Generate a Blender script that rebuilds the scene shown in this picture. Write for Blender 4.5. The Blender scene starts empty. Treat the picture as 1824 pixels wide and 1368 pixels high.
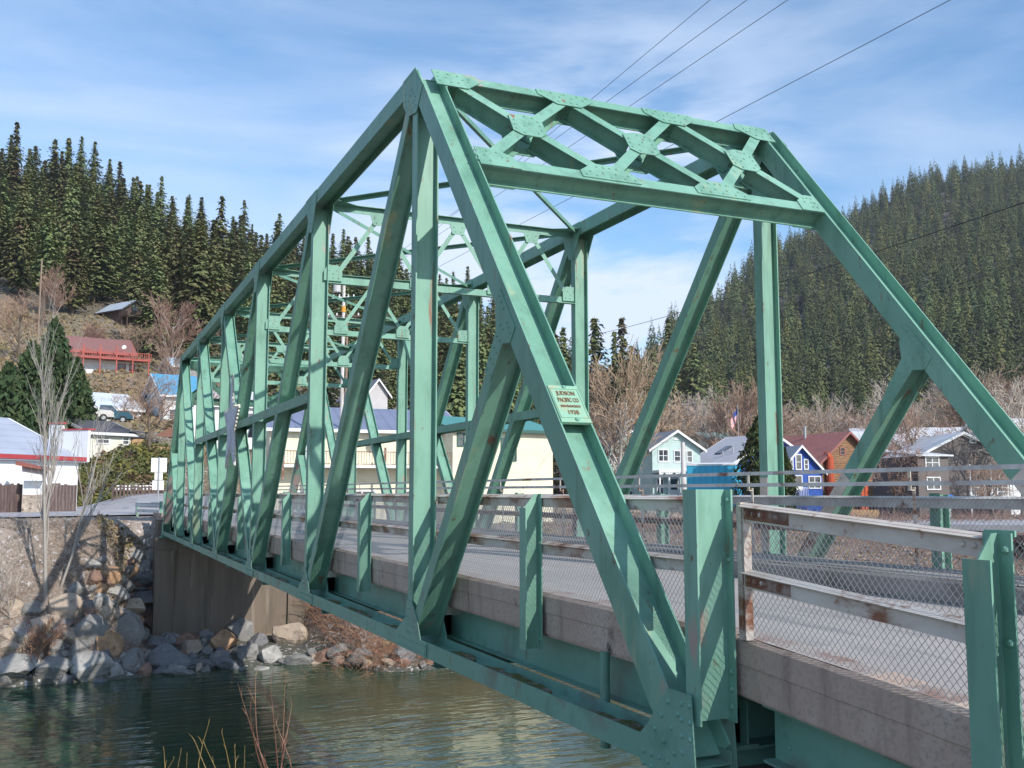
import bpy, math, random
from mathutils import Vector, Matrix, noise as mnoise
R=math.radians
C=bpy.context.scene.collection
rnd=random.Random(7)
# ------------------------------------------------------------------ camera
sc=bpy.context.scene
CAM=Vector((-6.529,4.308,2.044))
cx_=Vector((-.4040,-.9147,-.0006)); cf_=Vector((.9093,-.4018,.1077))
cf_.normalize(); cx_=(cx_-cx_.dot(cf_)*cf_).normalized(); cu_=cx_.cross(cf_)
F_PX=1769.2
cam=bpy.data.cameras.new('camera'); cam_o=bpy.data.objects.new('camera',cam); C.objects.link(cam_o)
cam_o.matrix_world=Matrix(((cx_.x,cu_.x,-cf_.x,CAM.x),(cx_.y,cu_.y,-cf_.y,CAM.y),(cx_.z,cu_.z,-cf_.z,CAM.z),(0,0,0,1)))
cam.sensor_fit='HORIZONTAL'; cam.sensor_width=36.0; cam.lens=36.0*F_PX/1824.0
cam.clip_start=.1; cam.clip_end=6000
sc.camera=cam_o
# ------------------------------------------------------------------ sun, sky, exposure
SUN=Vector((-1.0,-.36,.70)).normalized()      # direction towards the sun
sun=bpy.data.lights.new('sun','SUN'); sun.energy=4.2; sun.angle=R(.5); sun.color=(1,.955,.88)
sun_o=bpy.data.objects.new('sun',sun); C.objects.link(sun_o)
sun_o.rotation_euler=SUN.to_track_quat('Z','Y').to_euler()
W=bpy.data.worlds.new('World'); sc.world=W; W.use_nodes=True
nt=W.node_tree; nt.nodes.clear(); nn=nt.nodes.new; ln=nt.links.new
out=nn('ShaderNodeOutputWorld'); bg=nn('ShaderNodeBackground'); sky=nn('ShaderNodeTexSky')
sky.sky_type='NISHITA'; sky.sun_disc=False; sky.sun_elevation=math.asin(SUN.z); sky.sun_rotation=math.atan2(SUN.x,SUN.y)
sky.altitude=900; sky.air_density=1.0; sky.dust_density=.6; sky.ozone_density=2.2
bg.inputs[1].default_value=.13
tc=nn('ShaderNodeTexCoord'); mp=nn('ShaderNodeMapping'); mp.inputs['Scale'].default_value=(1.0,1.3,6.0)
mp.inputs['Rotation'].default_value=(R(6),R(-8),R(20))
n1=nn('ShaderNodeTexNoise'); n1.inputs['Scale'].default_value=1.7; n1.inputs['Detail'].default_value=7; n1.inputs['Roughness'].default_value=.55; n1.inputs['Distortion'].default_value=.35
r1=nn('ShaderNodeValToRGB'); r1.color_ramp.elements[0].position=.34; r1.color_ramp.elements[1].position=.68
r1.color_ramp.elements[1].color=(.74,.74,.74,1)
sx=nn('ShaderNodeSeparateXYZ'); mr=nn('ShaderNodeMapRange'); mr.inputs[1].default_value=-.02; mr.inputs[2].default_value=.55; mr.inputs[3].default_value=1.15; mr.inputs[4].default_value=.70
mu=nn('ShaderNodeMath'); mu.operation='MULTIPLY'; mx=nn('ShaderNodeMixRGB'); mx.inputs[2].default_value=(5.9,6.8,8.3,1)
ln(tc.outputs['Generated'],mp.inputs[0]); ln(mp.outputs[0],n1.inputs['Vector']); ln(n1.outputs['Fac'],r1.inputs[0])
ln(tc.outputs['Generated'],sx.inputs[0]); ln(sx.outputs[2],mr.inputs[0]); ln(r1.outputs[0],mu.inputs[0]); ln(mr.outputs[0],mu.inputs[1])
hs=nn('ShaderNodeHueSaturation'); hs.inputs['Saturation'].default_value=1.15; hs.inputs['Value'].default_value=1.55; hs.inputs['Hue'].default_value=.495; ln(sky.outputs[0],hs.inputs['Color'])
vd=nn('ShaderNodeVectorMath'); vd.operation='DOT_PRODUCT'; cdir=Vector((math.cos(R(-27)),math.sin(R(-27)),.19)).normalized(); vd.inputs[1].default_value=cdir; nz=nn('ShaderNodeVectorMath'); nz.operation='NORMALIZE'
ln(tc.outputs['Generated'],nz.inputs[0]); ln(nz.outputs[0],vd.inputs[0]); m2=nn('ShaderNodeMapRange'); m2.inputs[1].default_value=.955; m2.inputs[2].default_value=.998; m2.inputs[3].default_value=0; m2.inputs[4].default_value=.75; ln(vd.outputs['Value'],m2.inputs[0])
m3=nn('ShaderNodeMath'); m3.operation='MULTIPLY'; r2=nn('ShaderNodeMapRange'); r2.inputs[1].default_value=.40; r2.inputs[2].default_value=.52; ln(n1.outputs['Fac'],r2.inputs[0]); ln(r2.outputs[0],m3.inputs[0]); ln(m2.outputs[0],m3.inputs[1])
m4=nn('ShaderNodeMath'); m4.operation='ADD'; m4.use_clamp=True; ln(mu.outputs[0],m4.inputs[0]); ln(m3.outputs[0],m4.inputs[1])
ln(m4.outputs[0],mx.inputs[0]); ln(hs.outputs[0],mx.inputs[1]); ln(mx.outputs[0],bg.inputs[0]); ln(bg.outputs[0],out.inputs[0])
vs=sc.view_settings; vs.view_transform='Standard'; vs.look='None'; vs.gamma=1; vs.exposure=0.12; vs.use_curve_mapping=False
sc.cycles.max_bounces=5; sc.cycles.diffuse_bounces=2; sc.cycles.transparent_max_bounces=6
# ------------------------------------------------------------------ materials
def M(name,base,rough=.7,layers=(),bump=None,metal=0,var=0.0,spec=.5,attr=None,coord='Object',wave=None):
    """layers: (colour, scale, lo, hi, stretch) mixed over the base by thresholded noise"""
    m=bpy.data.materials.new(name); m.use_nodes=True; t=m.node_tree; b=t.nodes['Principled BSDF']; L=t.links.new
    b.inputs['Roughness'].default_value=rough; b.inputs['Metallic'].default_value=metal; b.inputs['Specular IOR Level'].default_value=spec
    co=t.nodes.new('ShaderNodeTexCoord')
    if attr:
        a=t.nodes.new('ShaderNodeAttribute'); a.attribute_name=attr; cur=a.outputs['Color']
    else:
        rgb=t.nodes.new('ShaderNodeRGB'); rgb.outputs[0].default_value=(*base,1); cur=rgb.outputs[0]
    for i,(c,s,lo,hi,st) in enumerate(layers):
        mp=t.nodes.new('ShaderNodeMapping'); mp.inputs['Scale'].default_value=st; mp.inputs['Location'].default_value=(i*7.3,i*3.1,i*5.7)
        n=t.nodes.new('ShaderNodeTexNoise'); n.inputs['Scale'].default_value=s; n.inputs['Detail'].default_value=6; n.inputs['Roughness'].default_value=.62
        g=t.nodes.new('ShaderNodeMapRange'); g.inputs[1].default_value=lo; g.inputs[2].default_value=hi; g.clamp=True
        x=t.nodes.new('ShaderNodeMixRGB'); x.inputs[2].default_value=(*c,1)
        L(co.outputs[coord],mp.inputs[0]); L(mp.outputs[0],n.inputs['Vector']); L(n.outputs['Fac'],g.inputs[0]); L(g.outputs[0],x.inputs[0]); L(cur,x.inputs[1]); cur=x.outputs[0]
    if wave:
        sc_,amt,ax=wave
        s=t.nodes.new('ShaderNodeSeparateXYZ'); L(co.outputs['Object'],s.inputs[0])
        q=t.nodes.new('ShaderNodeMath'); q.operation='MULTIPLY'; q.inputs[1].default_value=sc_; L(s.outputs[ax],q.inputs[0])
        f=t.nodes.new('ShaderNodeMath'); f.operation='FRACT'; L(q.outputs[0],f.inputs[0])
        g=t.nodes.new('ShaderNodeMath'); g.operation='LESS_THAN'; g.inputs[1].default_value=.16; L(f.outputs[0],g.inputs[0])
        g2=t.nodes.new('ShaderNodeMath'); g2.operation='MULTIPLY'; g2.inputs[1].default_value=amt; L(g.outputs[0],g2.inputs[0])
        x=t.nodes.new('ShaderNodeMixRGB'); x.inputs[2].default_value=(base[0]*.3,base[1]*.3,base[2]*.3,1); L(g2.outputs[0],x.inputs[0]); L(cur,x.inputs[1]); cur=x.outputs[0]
    if var:
        o=t.nodes.new('ShaderNodeObjectInfo'); h=t.nodes.new('ShaderNodeHueSaturation')
        a=t.nodes.new('ShaderNodeMapRange'); a.inputs[3].default_value=1-var; a.inputs[4].default_value=1+var
        d=t.nodes.new('ShaderNodeMath'); d.operation='MULTIPLY_ADD'; d.inputs[1].default_value=.09*var/.4; d.inputs[2].default_value=.5-.06*var/.4
        L(o.outputs['Random'],a.inputs[0]); L(a.outputs[0],h.inputs['Value']); L(o.outputs['Random'],d.inputs[0]); L(d.outputs[0],h.inputs['Hue']); L(cur,h.inputs['Color']); cur=h.outputs[0]
    L(cur,b.inputs['Base Color'])
    if bump:
        n=t.nodes.new('ShaderNodeTexNoise'); n.inputs['Scale'].default_value=bump[0]; n.inputs['Detail'].default_value=5
        u=t.nodes.new('ShaderNodeBump'); u.inputs['Strength'].default_value=bump[1]; u.inputs['Distance'].default_value=bump[2] if len(bump)>2 else .02
        L(co.outputs[coord],n.inputs['Vector']); L(n.outputs['Fac'],u.inputs['Height']); L(u.outputs[0],b.inputs['Normal'])
    return m
S1=(1,1,1)
GRN=(.16,.345,.255)
green=M('bridge_green_paint',GRN,.5,[((.215,.41,.315),.55,.38,.68,S1),((.105,.25,.18),2.2,.50,.75,(1,1,.45)),((.125,.25,.185),5,.54,.72,(1,1,.10)),((.38,.30,.25),.7,.65,.69,(1.4,1.4,.5)),((.38,.40,.24),.9,.62,.74,(1.6,1.6,.35)),((.24,.13,.08),3.2,.64,.70,(1.6,1.6,.22)),((.16,.07,.04),8,.64,.72,(1,1,.5))],bump=(60,.06,.004))
green_b=M('bottom_chord_green_paint',(.15,.325,.25),.5,[((.19,.37,.30),.8,.4,.7,S1),((.10,.22,.165),3,.52,.75,S1),((.20,.10,.05),2,.64,.71,(1,1,.4)),((.17,.18,.15),1.3,.55,.7,S1)],bump=(60,.06,.004))
primer=M('pink_primer_paint',(.50,.38,.35),.6,[((.24,.46,.34),1.6,.5,.56,(2,2,.5)),((.26,.09,.04),3,.62,.7,(1,1,.3))])
railwhite=M('rusty_white_rail_paint',(.72,.65,.58),.5,[((.52,.42,.34),1.3,.42,.66,(1,1,2)),((.27,.11,.06),1.1,.54,.62,(1,1,2.5)),((.30,.13,.06),9,.60,.72,S1)],bump=(40,.08,.004))
bridgerail=M('heavily_rusted_rail_paint',(.66,.59,.52),.6,[((.42,.27,.19),1.2,.45,.60,(1,1,1.5)),((.25,.11,.065),2.2,.52,.62,(1,1,2))],bump=(40,.08,.004))
farrail=M('grey_rail_paint',(.64,.62,.60),.5,[((.38,.34,.32),2,.45,.7,S1),((.22,.08,.04),1.6,.60,.66,S1)])
rusty=M('rusted_steel',(.23,.10,.06),.75,[((.42,.36,.33),2,.5,.62,S1),((.12,.05,.03),6,.5,.7,S1)])
galv=M('galvanised_wire',(.44,.445,.46),.38,metal=.35)
concrete=M('weathered_brown_concrete',(.47,.345,.275),.9,[((.56,.46,.38),1.1,.45,.7,S1),((.24,.165,.135),2.4,.52,.72,(1.8,1.8,.30)),((.06,.05,.04),2.2,.62,.70,(1,1,.8)),((.38,.30,.24),28,.5,.62,S1)],bump=(35,.35,.01))
conc_lt=M('pale_concrete_curb_top',(.34,.30,.275),.9,[((.25,.15,.12),2.0,.5,.66,S1),((.42,.39,.36),9,.5,.7,S1)],bump=(50,.3,.008))
conc_dk=M('stained_dark_concrete',(.19,.15,.115),.92,[((.13,.105,.08),.9,.45,.7,(1,1.6,.16)),((.34,.28,.225),1.6,.55,.8,(1,2,.15)),((.055,.05,.04),2.2,.60,.75,(1,2,.2))],bump=(20,.3,.02))
asphalt=M('worn_grey_deck_surface',(.34,.305,.28),.85,[((.43,.39,.36),.8,.4,.7,(.25,1.6,1)),((.21,.20,.20),1.6,.54,.70,(.2,1.6,1)),((.42,.40,.39),70,.5,.72,S1),((.14,.14,.15),90,.55,.75,S1)],bump=(90,.4,.006))
walk_m=M('stained_sidewalk_concrete',(.25,.23,.215),.9,[((.33,.31,.29),.9,.45,.7,(.4,1.4,1)),((.15,.13,.12),1.8,.54,.7,(.5,1.4,1)),((.07,.06,.055),3,.66,.72,S1)],bump=(40,.4,.008))
road_m=M('grey_road_asphalt',(.34,.33,.345),.9,[((.42,.41,.42),.3,.4,.7,S1),((.15,.15,.16),1.1,.55,.7,S1)],bump=(30,.3,.01))
moss=M('moss_and_leaf_litter',(.12,.14,.03),.95,[((.30,.25,.22),7,.48,.6,S1),((.07,.06,.04),20,.52,.65,S1)],bump=(40,1,.03))
plaque_m=M('plaque_pale_green_paint',(.25,.45,.32),.5,[((.34,.40,.26),6,.5,.66,S1)])
letter_m=M('rusty_raised_letter',(.20,.115,.06),.7)
white_p=M('white_painted_board',(.80,.80,.80),.6,[((.66,.65,.63),1.5,.5,.75,S1)])
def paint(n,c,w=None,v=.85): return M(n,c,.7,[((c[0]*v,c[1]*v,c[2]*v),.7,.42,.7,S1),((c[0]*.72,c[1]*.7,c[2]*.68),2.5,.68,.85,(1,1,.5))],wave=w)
glass=M('dark_window_glass',(.045,.055,.065),.08,[((.12,.13,.15),1.5,.45,.6,S1)],spec=.8)
wood_dk=M('dark_weathered_fence_wood',(.10,.065,.06),.9,[((.19,.14,.12),3,.45,.7,(3,3,.3)),((.045,.03,.03),2,.55,.7,(4,4,.2))])
wood_br=M('orange_new_wood',(.50,.31,.16),.8,[((.40,.23,.11),3,.45,.7,(2,2,.4))])
bark_gr=M('pale_grey_bark',(.40,.36,.32),.9,[((.25,.21,.18),3,.5,.7,(1,1,.3))])
bark_br=M('brown_bark',(.13,.095,.07),.95,[((.20,.16,.13),1,.45,.7,(1,1,.3))])
twig_br=M('brown_bare_twigs',(.34,.225,.155),.95,[((.44,.33,.25),.35,.5,.65,S1)],var=.22)
twig_wh=M('pale_bare_twigs',(.52,.45,.38),.9,[((.27,.20,.15),.5,.45,.7,S1)],var=.2)
twig_rd=M('reddish_willow_twigs',(.30,.13,.075),.8,[((.38,.24,.13),2,.5,.6,S1)])
twig_ye=M('yellow_willow_twigs',(.34,.23,.08),.7)
twig_dk=M('dark_red_willow_twigs',(.19,.085,.055),.7,[((.30,.17,.10),3,.5,.6,S1)])
fir=M('conifer_needles',(.13,.17,.065),.9,[((.19,.20,.08),.35,.42,.62,S1),((.22,.15,.09),.4,.57,.70,S1),((.085,.125,.06),.6,.58,.74,S1)],var=.33,spec=.2)
fir2=M('distant_conifer_needles',(.06,.09,.035),.95,[((.085,.10,.045),.03,.42,.62,S1)],spec=.15,attr='tint')
shrub_m=M('cedar_foliage',(.05,.075,.022),.9,[((.10,.075,.035),.8,.5,.62,S1),((.03,.045,.015),2,.5,.7,S1)],spec=.2)
# ------------------------------------------------------------------ mesh helpers
class MB:
    def __init__(s): s.v=[];s.f=[];s.mi=[];s.cur=0
    def add(s,vs,fs):
        o=len(s.v); s.v+= [tuple(q) for q in vs]; s.f+=[tuple(i+o for i in f) for f in fs]; s.mi+=[s.cur]*len(fs)
    def hexa(s,p):   # 8 points: bottom 0-3 ccw, top 4-7
        s.add(p,[(3,2,1,0),(4,5,6,7),(0,1,5,4),(1,2,6,5),(2,3,7,6),(3,0,4,7)])
    def box(s,x0,x1,y0,y1,z0,z1):
        s.hexa([(x0,y0,z0),(x1,y0,z0),(x1,y1,z0),(x0,y1,z0),(x0,y0,z1),(x1,y0,z1),(x1,y1,z1),(x0,y1,z1)])
    def bar(s,a,b,side,up,w,h):  # box along a-b; side/up unit vectors, full widths w,h
        a=Vector(a);b=Vector(b);q=side*w/2;u=up*h/2
        s.hexa([a-q-u,a+q-u,b+q-u,b-q-u,a-q+u,a+q+u,b+q+u,b-q+u])
    def prism(s,poly,ext):       # planar polygon extruded by ext
        n=len(poly);p=[Vector(q) for q in poly];e=Vector(ext)
        s.add(p+[q+e for q in p],[tuple(range(n))[::-1],tuple(range(n,2*n))]+[(i,(i+1)%n,n+(i+1)%n,n+i) for i in range(n)])
    def tube(s,a,b,ra,rb,n=5,cap=False):
        a=Vector(a);b=Vector(b);d=b-a
        if d.length<1e-6: return
        d.normalize(); k=Vector((0,0,1)) if abs(d.z)<.9 else Vector((1,0,0)); u=d.cross(k).normalized(); w=d.cross(u)
        vs=[]
        for p,r in((a,ra),(b,rb)):
            for i in range(n):
                t=2*math.pi*i/n; vs.append(p+u*(r*math.cos(t))+w*(r*math.sin(t)))
        fs=[(i,(i+1)%n,n+(i+1)%n,n+i) for i in range(n)]
        if cap: fs+=[tuple(range(n))[::-1],tuple(range(n,2*n))]
        s.add(vs,fs)
    def rivet(s,p,nv,r=.018):
        p=Vector(p);nv=Vector(nv).normalized();k=Vector((0,0,1)) if abs(nv.z)<.8 else Vector((1,0,0));u=nv.cross(k).normalized();w=nv.cross(u)
        vs=[];n=7
        for rr,h in((1,0),(.85,.45),(.45,.75)):
            for i in range(n):
                t=2*math.pi*i/n; vs.append(p+(u*math.cos(t)+w*math.sin(t))*r*rr+nv*(h*r))
        fs=[]
        for k2 in range(2):
            fs+=[(k2*n+i,k2*n+(i+1)%n,(k2+1)*n+(i+1)%n,(k2+1)*n+i) for i in range(n)]
        fs.append(tuple(range(2*n,3*n))); s.add(vs,fs)
    def hsec(s,a,b,nv,depth,w,tf=.018,tw=.014):
        """I section: flanges normal to nv, set depth apart (outside to outside), flange width w"""
        a=Vector(a);b=Vector(b);d=(b-a).normalized();nv=Vector(nv).normalized();q=d.cross(nv).normalized()
        for sg in(1,-1):
            o=nv*(sg*(depth/2-tf/2)); s.bar(a+o,b+o,q,nv,w,tf)
        s.bar(a,b,nv,q,depth-2*tf,tw)
    def build(s,name,mat,parent=None,smooth=False):
        me=bpy.data.meshes.new(name); off=Vector((0,0,0))
        if parent is not None and parent.get('_w'):
            off=Vector(parent['_w'])
        vs=[(x-off.x,y-off.y,z-off.z) for x,y,z in s.v] if off.length else s.v
        me.from_pydata(vs,[],s.f); me.update()
        for m in (mat if isinstance(mat,(list,tuple)) else [mat]): me.materials.append(m)
        if isinstance(mat,(list,tuple)): me.polygons.foreach_set('material_index',s.mi)
        if smooth: me.polygons.foreach_set('use_smooth',[True]*len(me.polygons))
        o=bpy.data.objects.new(name,me); C.objects.link(o)
        if parent is not None: o.parent=parent
        if parent is not None and parent.get('_w'): o['_w']=parent['_w']
        return o
def tag(o,label=None,cat=None,group=None,kind=None):
    if label:o['label']=label
    if cat:o['category']=cat
    if group:o['group']=group
    if kind:o['kind']=kind
    return o
def thing(name,label,cat,loc=(0,0,0),rz=0,group=None,world=False):
    o=bpy.data.objects.new(name,None); C.objects.link(o); o.location=loc; o.rotation_euler=(0,0,rz); o.empty_display_size=.3
    if world: o['_w']=list(loc)
    return tag(o,label,cat,group)
def dup(root,loc,rz,s=1,label=None,group=None):
    r=root.copy(); C.objects.link(r); r.location=loc; r.rotation_euler=(0,0,rz); r.scale=(s,s,s)
    if label:r['label']=label
    if group:r['group']=group
    for ch in list(root.children):
        c=ch.copy(); C.objects.link(c); c.parent=r
    return r
# ---- looking along image columns of the survey photograph (1824 px wide) to get real positions
def ray(u,v): 
    return (cx_*((u-912)/F_PX)-cu_*((v-684)/F_PX)+cf_)
def P(u,D):
    d=ray(u,885); k=D/math.hypot(d.x,d.y); return Vector((CAM.x+d.x*k,CAM.y+d.y*k,0))
def Z(u,v,D):
    d=ray(u,v); return CAM.z+D*d.z/math.hypot(d.x,d.y)
# ------------------------------------------------------------------ terrain
def lerpt(t,x):
    if x<=t[0][0]: return t[0][1]
    for (a,b),(c,d) in zip(t,t[1:]):
        if x<=c: return b+(d-b)*(x-a)/(c-a)
    return t[-1][1]
def ss(a,b,x):
    t=min(1,max(0,(x-a)/(b-a))); return t*t*(3-2*t)
NEAR=[(-60,.1),(-9,.1),(-5,-.3),(-1,-2.8),(4,-5.2),(9,-6.9)]
LEFT=[(38.8,-7.0),(40.2,-6.0),(42,-4.6),(44.4,-2.1),(46.2,.35),(47,.72),(80,.76)]
MID=[(38.5,-7.0),(40.2,-6.1),(46.9,-5.25),(47.8,-5.0),(49,.3),(50,.70),(80,.76)]
RIGHT=[(35.5,-7.0),(37.2,-5.9),(42,-4.0),(47,-2.0),(52,-.8),(60,-.45),(90,-.3)]
AZU=[(0, 88, 330, 84), (170, 88, 330, 80), (310, 90, 330, 77), (500, 120, 340, 73), (640, 120, 360, 74), (830, 140, 400, 69), (1000, 190, 430, 50), (1090, 230, 470, 44), (1180, 290, 640, 95.0), (1290, 290, 720, 136.0), (1390, 290, 800, 186.7), (1480, 290, 840, 217.3), (1560, 290, 860, 235.1), (1650, 290, 880, 253.1), (1760, 290, 900, 267.0), (1824, 290, 900, 266.5)]
def az_of(u): d=ray(u,885); return math.atan2(d.y,d.x)
AZT=sorted((az_of(u),f,r_,z) for u,f,r_,z in AZU)
TF=[(a,f) for a,f,r_,z in AZT];TR=[(a,r_) for a,f,r_,z in AZT];TZ=[(a,z) for a,f,r_,z in AZT]
AZ400=az_of(430)
def ramp(x,y): return 1.15*ss(58,77,x)*(1-ss(-1,4.5,y))*(1-ss(8,16,-y))
def base(x,y):
    if x<20: return lerpt(NEAR,x)
    wl=ss(.4,3.2,y); wr=ss(6.8,9,-y)
    if wl>0: return wl*lerpt(LEFT,x)+(1-wl)*lerpt(MID,x)
    return wr*lerpt(RIGHT,x)+(1-wr)*lerpt(MID,x)
def H(x,y,rough=True):
    h=base(x,y)+(ramp(x,y) if x>57 else 0)
    dx,dy=x-CAM.x,y-CAM.y; D=math.hypot(dx,dy)
    if x>60 and D>80:
        a=math.atan2(dy,dx); f=lerpt(TF,a);rr=lerpt(TR,a);zr=lerpt(TZ,a)
        wx=ss(60,95,x)
        if D>f:
            t=(D-f)/(rr-f)
            e=(zr)*(t**1.12) if t<1 else zr+(t-1)*(rr-f)*.12
            h+= wx*e
            if a>AZ400: h+=wx*2.3*ss(84,94,D)*(1-ss(106,165,D))
            if rough: h+=wx*min(1,t*6)*(mnoise.noise(Vector((x*.012,y*.012,3)))*9*min(1,t*2)+mnoise.noise(Vector((x*.06,y*.06,1)))*1.2)
    if rough and (x<50 or D>60) and not (46<x<85 and y>-9) : h+=mnoise.noise(Vector((x*.35,y*.35,0)))*.16
    return h
def hit(u,v,dmin=20,dmax=900):
    d=ray(u,v); k=math.hypot(d.x,d.y); D=dmin
    while D<dmax:
        p=CAM+d*(D/k)
        if p.z<=H(p.x,p.y): return p,D
        D+=max(.25,D*.004)
    return None,None
def axis(parts):
    o=[]
    for a,b,s in parts:
        n=int(round((b-a)/s)); o+=[a+(b-a)*i/n for i in range(n)]
    o.append(parts[-1][1]); return o
xs=axis([(-400,-60,40),(-60,-12,6),(-12,12,1.5),(12,34,4),(34,56,.45),(56,130,2.5),(130,320,6),(320,900,14),(900,2600,130)])
ys=axis([(-2600,-900,130),(-900,-300,16),(-300,-90,6),(-90,-26,2.5),(-26,16,.6),(16,60,3),(60,200,8),(200,1000,60)])
vs_=[];cols=[]
def N(x,y,s,z=0): return mnoise.noise(Vector((x*s,y*s,z)))
def gcol(x,y,h):
    D=math.hypot(x-CAM.x,y-CAM.y)
    n=N(x,y,.12)*.5+.5; n2=N(x,y,.9,5)*.5+.5
    grass=(.15,.145,.07); brown=(.20,.145,.10); dirt=(.30,.235,.18); gravel=(.42,.375,.35); forest=(.07,.055,.035)
    def mixc(a,b,t): t=min(1,max(0,t)); return tuple(p+(q-p)*t for p,q in zip(a,b))
    if x<20: c=mixc(brown,dirt,n)
    elif h<-5.3: c=(.10,.10,.08)
    elif x<56: 
        c=mixc(gravel,brown,n*1.3-.25) if y>0 else mixc(brown,dirt,n)
        if y<-6: c=mixc(c,(.22,.14,.10),.6)
    else:
        c=mixc(brown,dirt,n)
        if D>95:
            c=mixc(mixc(grass,brown,n*1.4-.1),(.32,.19,.11),ss(.60,.75,N(x,y,.03,9)*.5+.5))
        if D>200: c=mixc(c,forest,ss(190,250,D))
        if x>60 and D<95: c=mixc(c,(.22,.21,.20),.5)
    k=.85+.3*n2
    return (c[0]*k,c[1]*k,c[2]*k,1)
for y in ys:
    for x in xs:
        h=H(x,y); vs_.append((x,y,h)); cols.append(gcol(x,y,h))
nx=len(xs); fs_=[(j*nx+i,j*nx+i+1,(j+1)*nx+i+1,(j+1)*nx+i) for j in range(len(ys)-1) for i in range(nx-1)]
me=bpy.data.meshes.new('ground'); me.from_pydata(vs_,[],fs_); me.update()
ca=me.color_attributes.new('tint','FLOAT_COLOR','POINT'); ca.data.foreach_set('color',[c for q in cols for c in q])
me.polygons.foreach_set('use_smooth',[True]*len(me.polygons))
ground_m=M('earth_and_gravel',(0,0,0),.95,[((.10,.08,.06),2.2,.52,.68,S1),((.56,.53,.52),4.5,.56,.64,S1),((.05,.04,.03),7,.60,.68,S1)],bump=(4,.9,.12),attr='tint',coord='Object')
me.materials.append(ground_m); g=bpy.data.objects.new('ground',me); C.objects.link(g); tag(g,kind='structure')
# water
def water_mat():
    m=bpy.data.materials.new('river_water'); m.use_nodes=True; t=m.node_tree; b=t.nodes['Principled BSDF']; L=t.links.new
    b.inputs['Roughness'].default_value=.04; b.inputs['IOR'].default_value=1.33; b.inputs['Specular IOR Level'].default_value=.5
    co=t.nodes.new('ShaderNodeTexCoord')
    n=t.nodes.new('ShaderNodeTexNoise'); n.inputs['Scale'].default_value=.22; n.inputs['Detail'].default_value=5
    cr=t.nodes.new('ShaderNodeValToRGB'); cr.color_ramp.elements[0].position=.38; cr.color_ramp.elements[0].color=(.008,.050,.028,1); cr.color_ramp.elements[1].position=.66; cr.color_ramp.elements[1].color=(.055,.080,.036,1)
    L(co.outputs['Object'],n.inputs['Vector']); L(n.outputs['Fac'],cr.inputs[0])
    n4=t.nodes.new('ShaderNodeTexNoise'); n4.inputs['Scale'].default_value=4.5; n4.inputs['Detail'].default_value=4
    g4=t.nodes.new('ShaderNodeMapRange'); g4.inputs[1].default_value=.55; g4.inputs[2].default_value=.75
    x4=t.nodes.new('ShaderNodeMixRGB'); x4.inputs[2].default_value=(.06,.07,.035,1); L(co.outputs['Object'],n4.inputs['Vector']); L(n4.outputs['Fac'],g4.inputs[0]); L(g4.outputs[0],x4.inputs[0]); L(cr.outputs[0],x4.inputs[1]); L(x4.outputs[0],b.inputs['Base Color'])
    mp=t.nodes.new('ShaderNodeMapping'); mp.inputs['Scale'].default_value=(1.9,.60,1); mp.inputs['Rotation'].default_value=(0,0,R(-20)); L(co.outputs['Object'],mp.inputs[0])
    n2=t.nodes.new('ShaderNodeTexNoise'); n2.inputs['Scale'].default_value=1.15; n2.inputs['Detail'].default_value=2.5; n2.inputs['Roughness'].default_value=.5; L(mp.outputs[0],n2.inputs['Vector'])
    u=t.nodes.new('ShaderNodeBump'); u.inputs['Strength'].default_value=.55; u.inputs['Distance'].default_value=.085; L(n2.outputs['Fac'],u.inputs['Height'])
    n3=t.nodes.new('ShaderNodeTexNoise'); n3.inputs['Scale'].default_value=.35; n3.inputs['Detail'].default_value=2; L(co.outputs['Object'],n3.inputs['Vector'])
    g=t.nodes.new('ShaderNodeMapRange'); g.inputs[1].default_value=.35; g.inputs[2].default_value=.65; g.inputs[3].default_value=.2; g.inputs[4].default_value=.75; L(n3.outputs['Fac'],g.inputs[0]); L(g.outputs[0],u.inputs['Strength'])
    L(u.outputs[0],b.inputs['Normal']); return m
mb=MB(); mb.box(0,44,-400,300,-6.4,-5.95); w=mb.build('river',water_mat()); tag(w,kind='structure')
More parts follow.
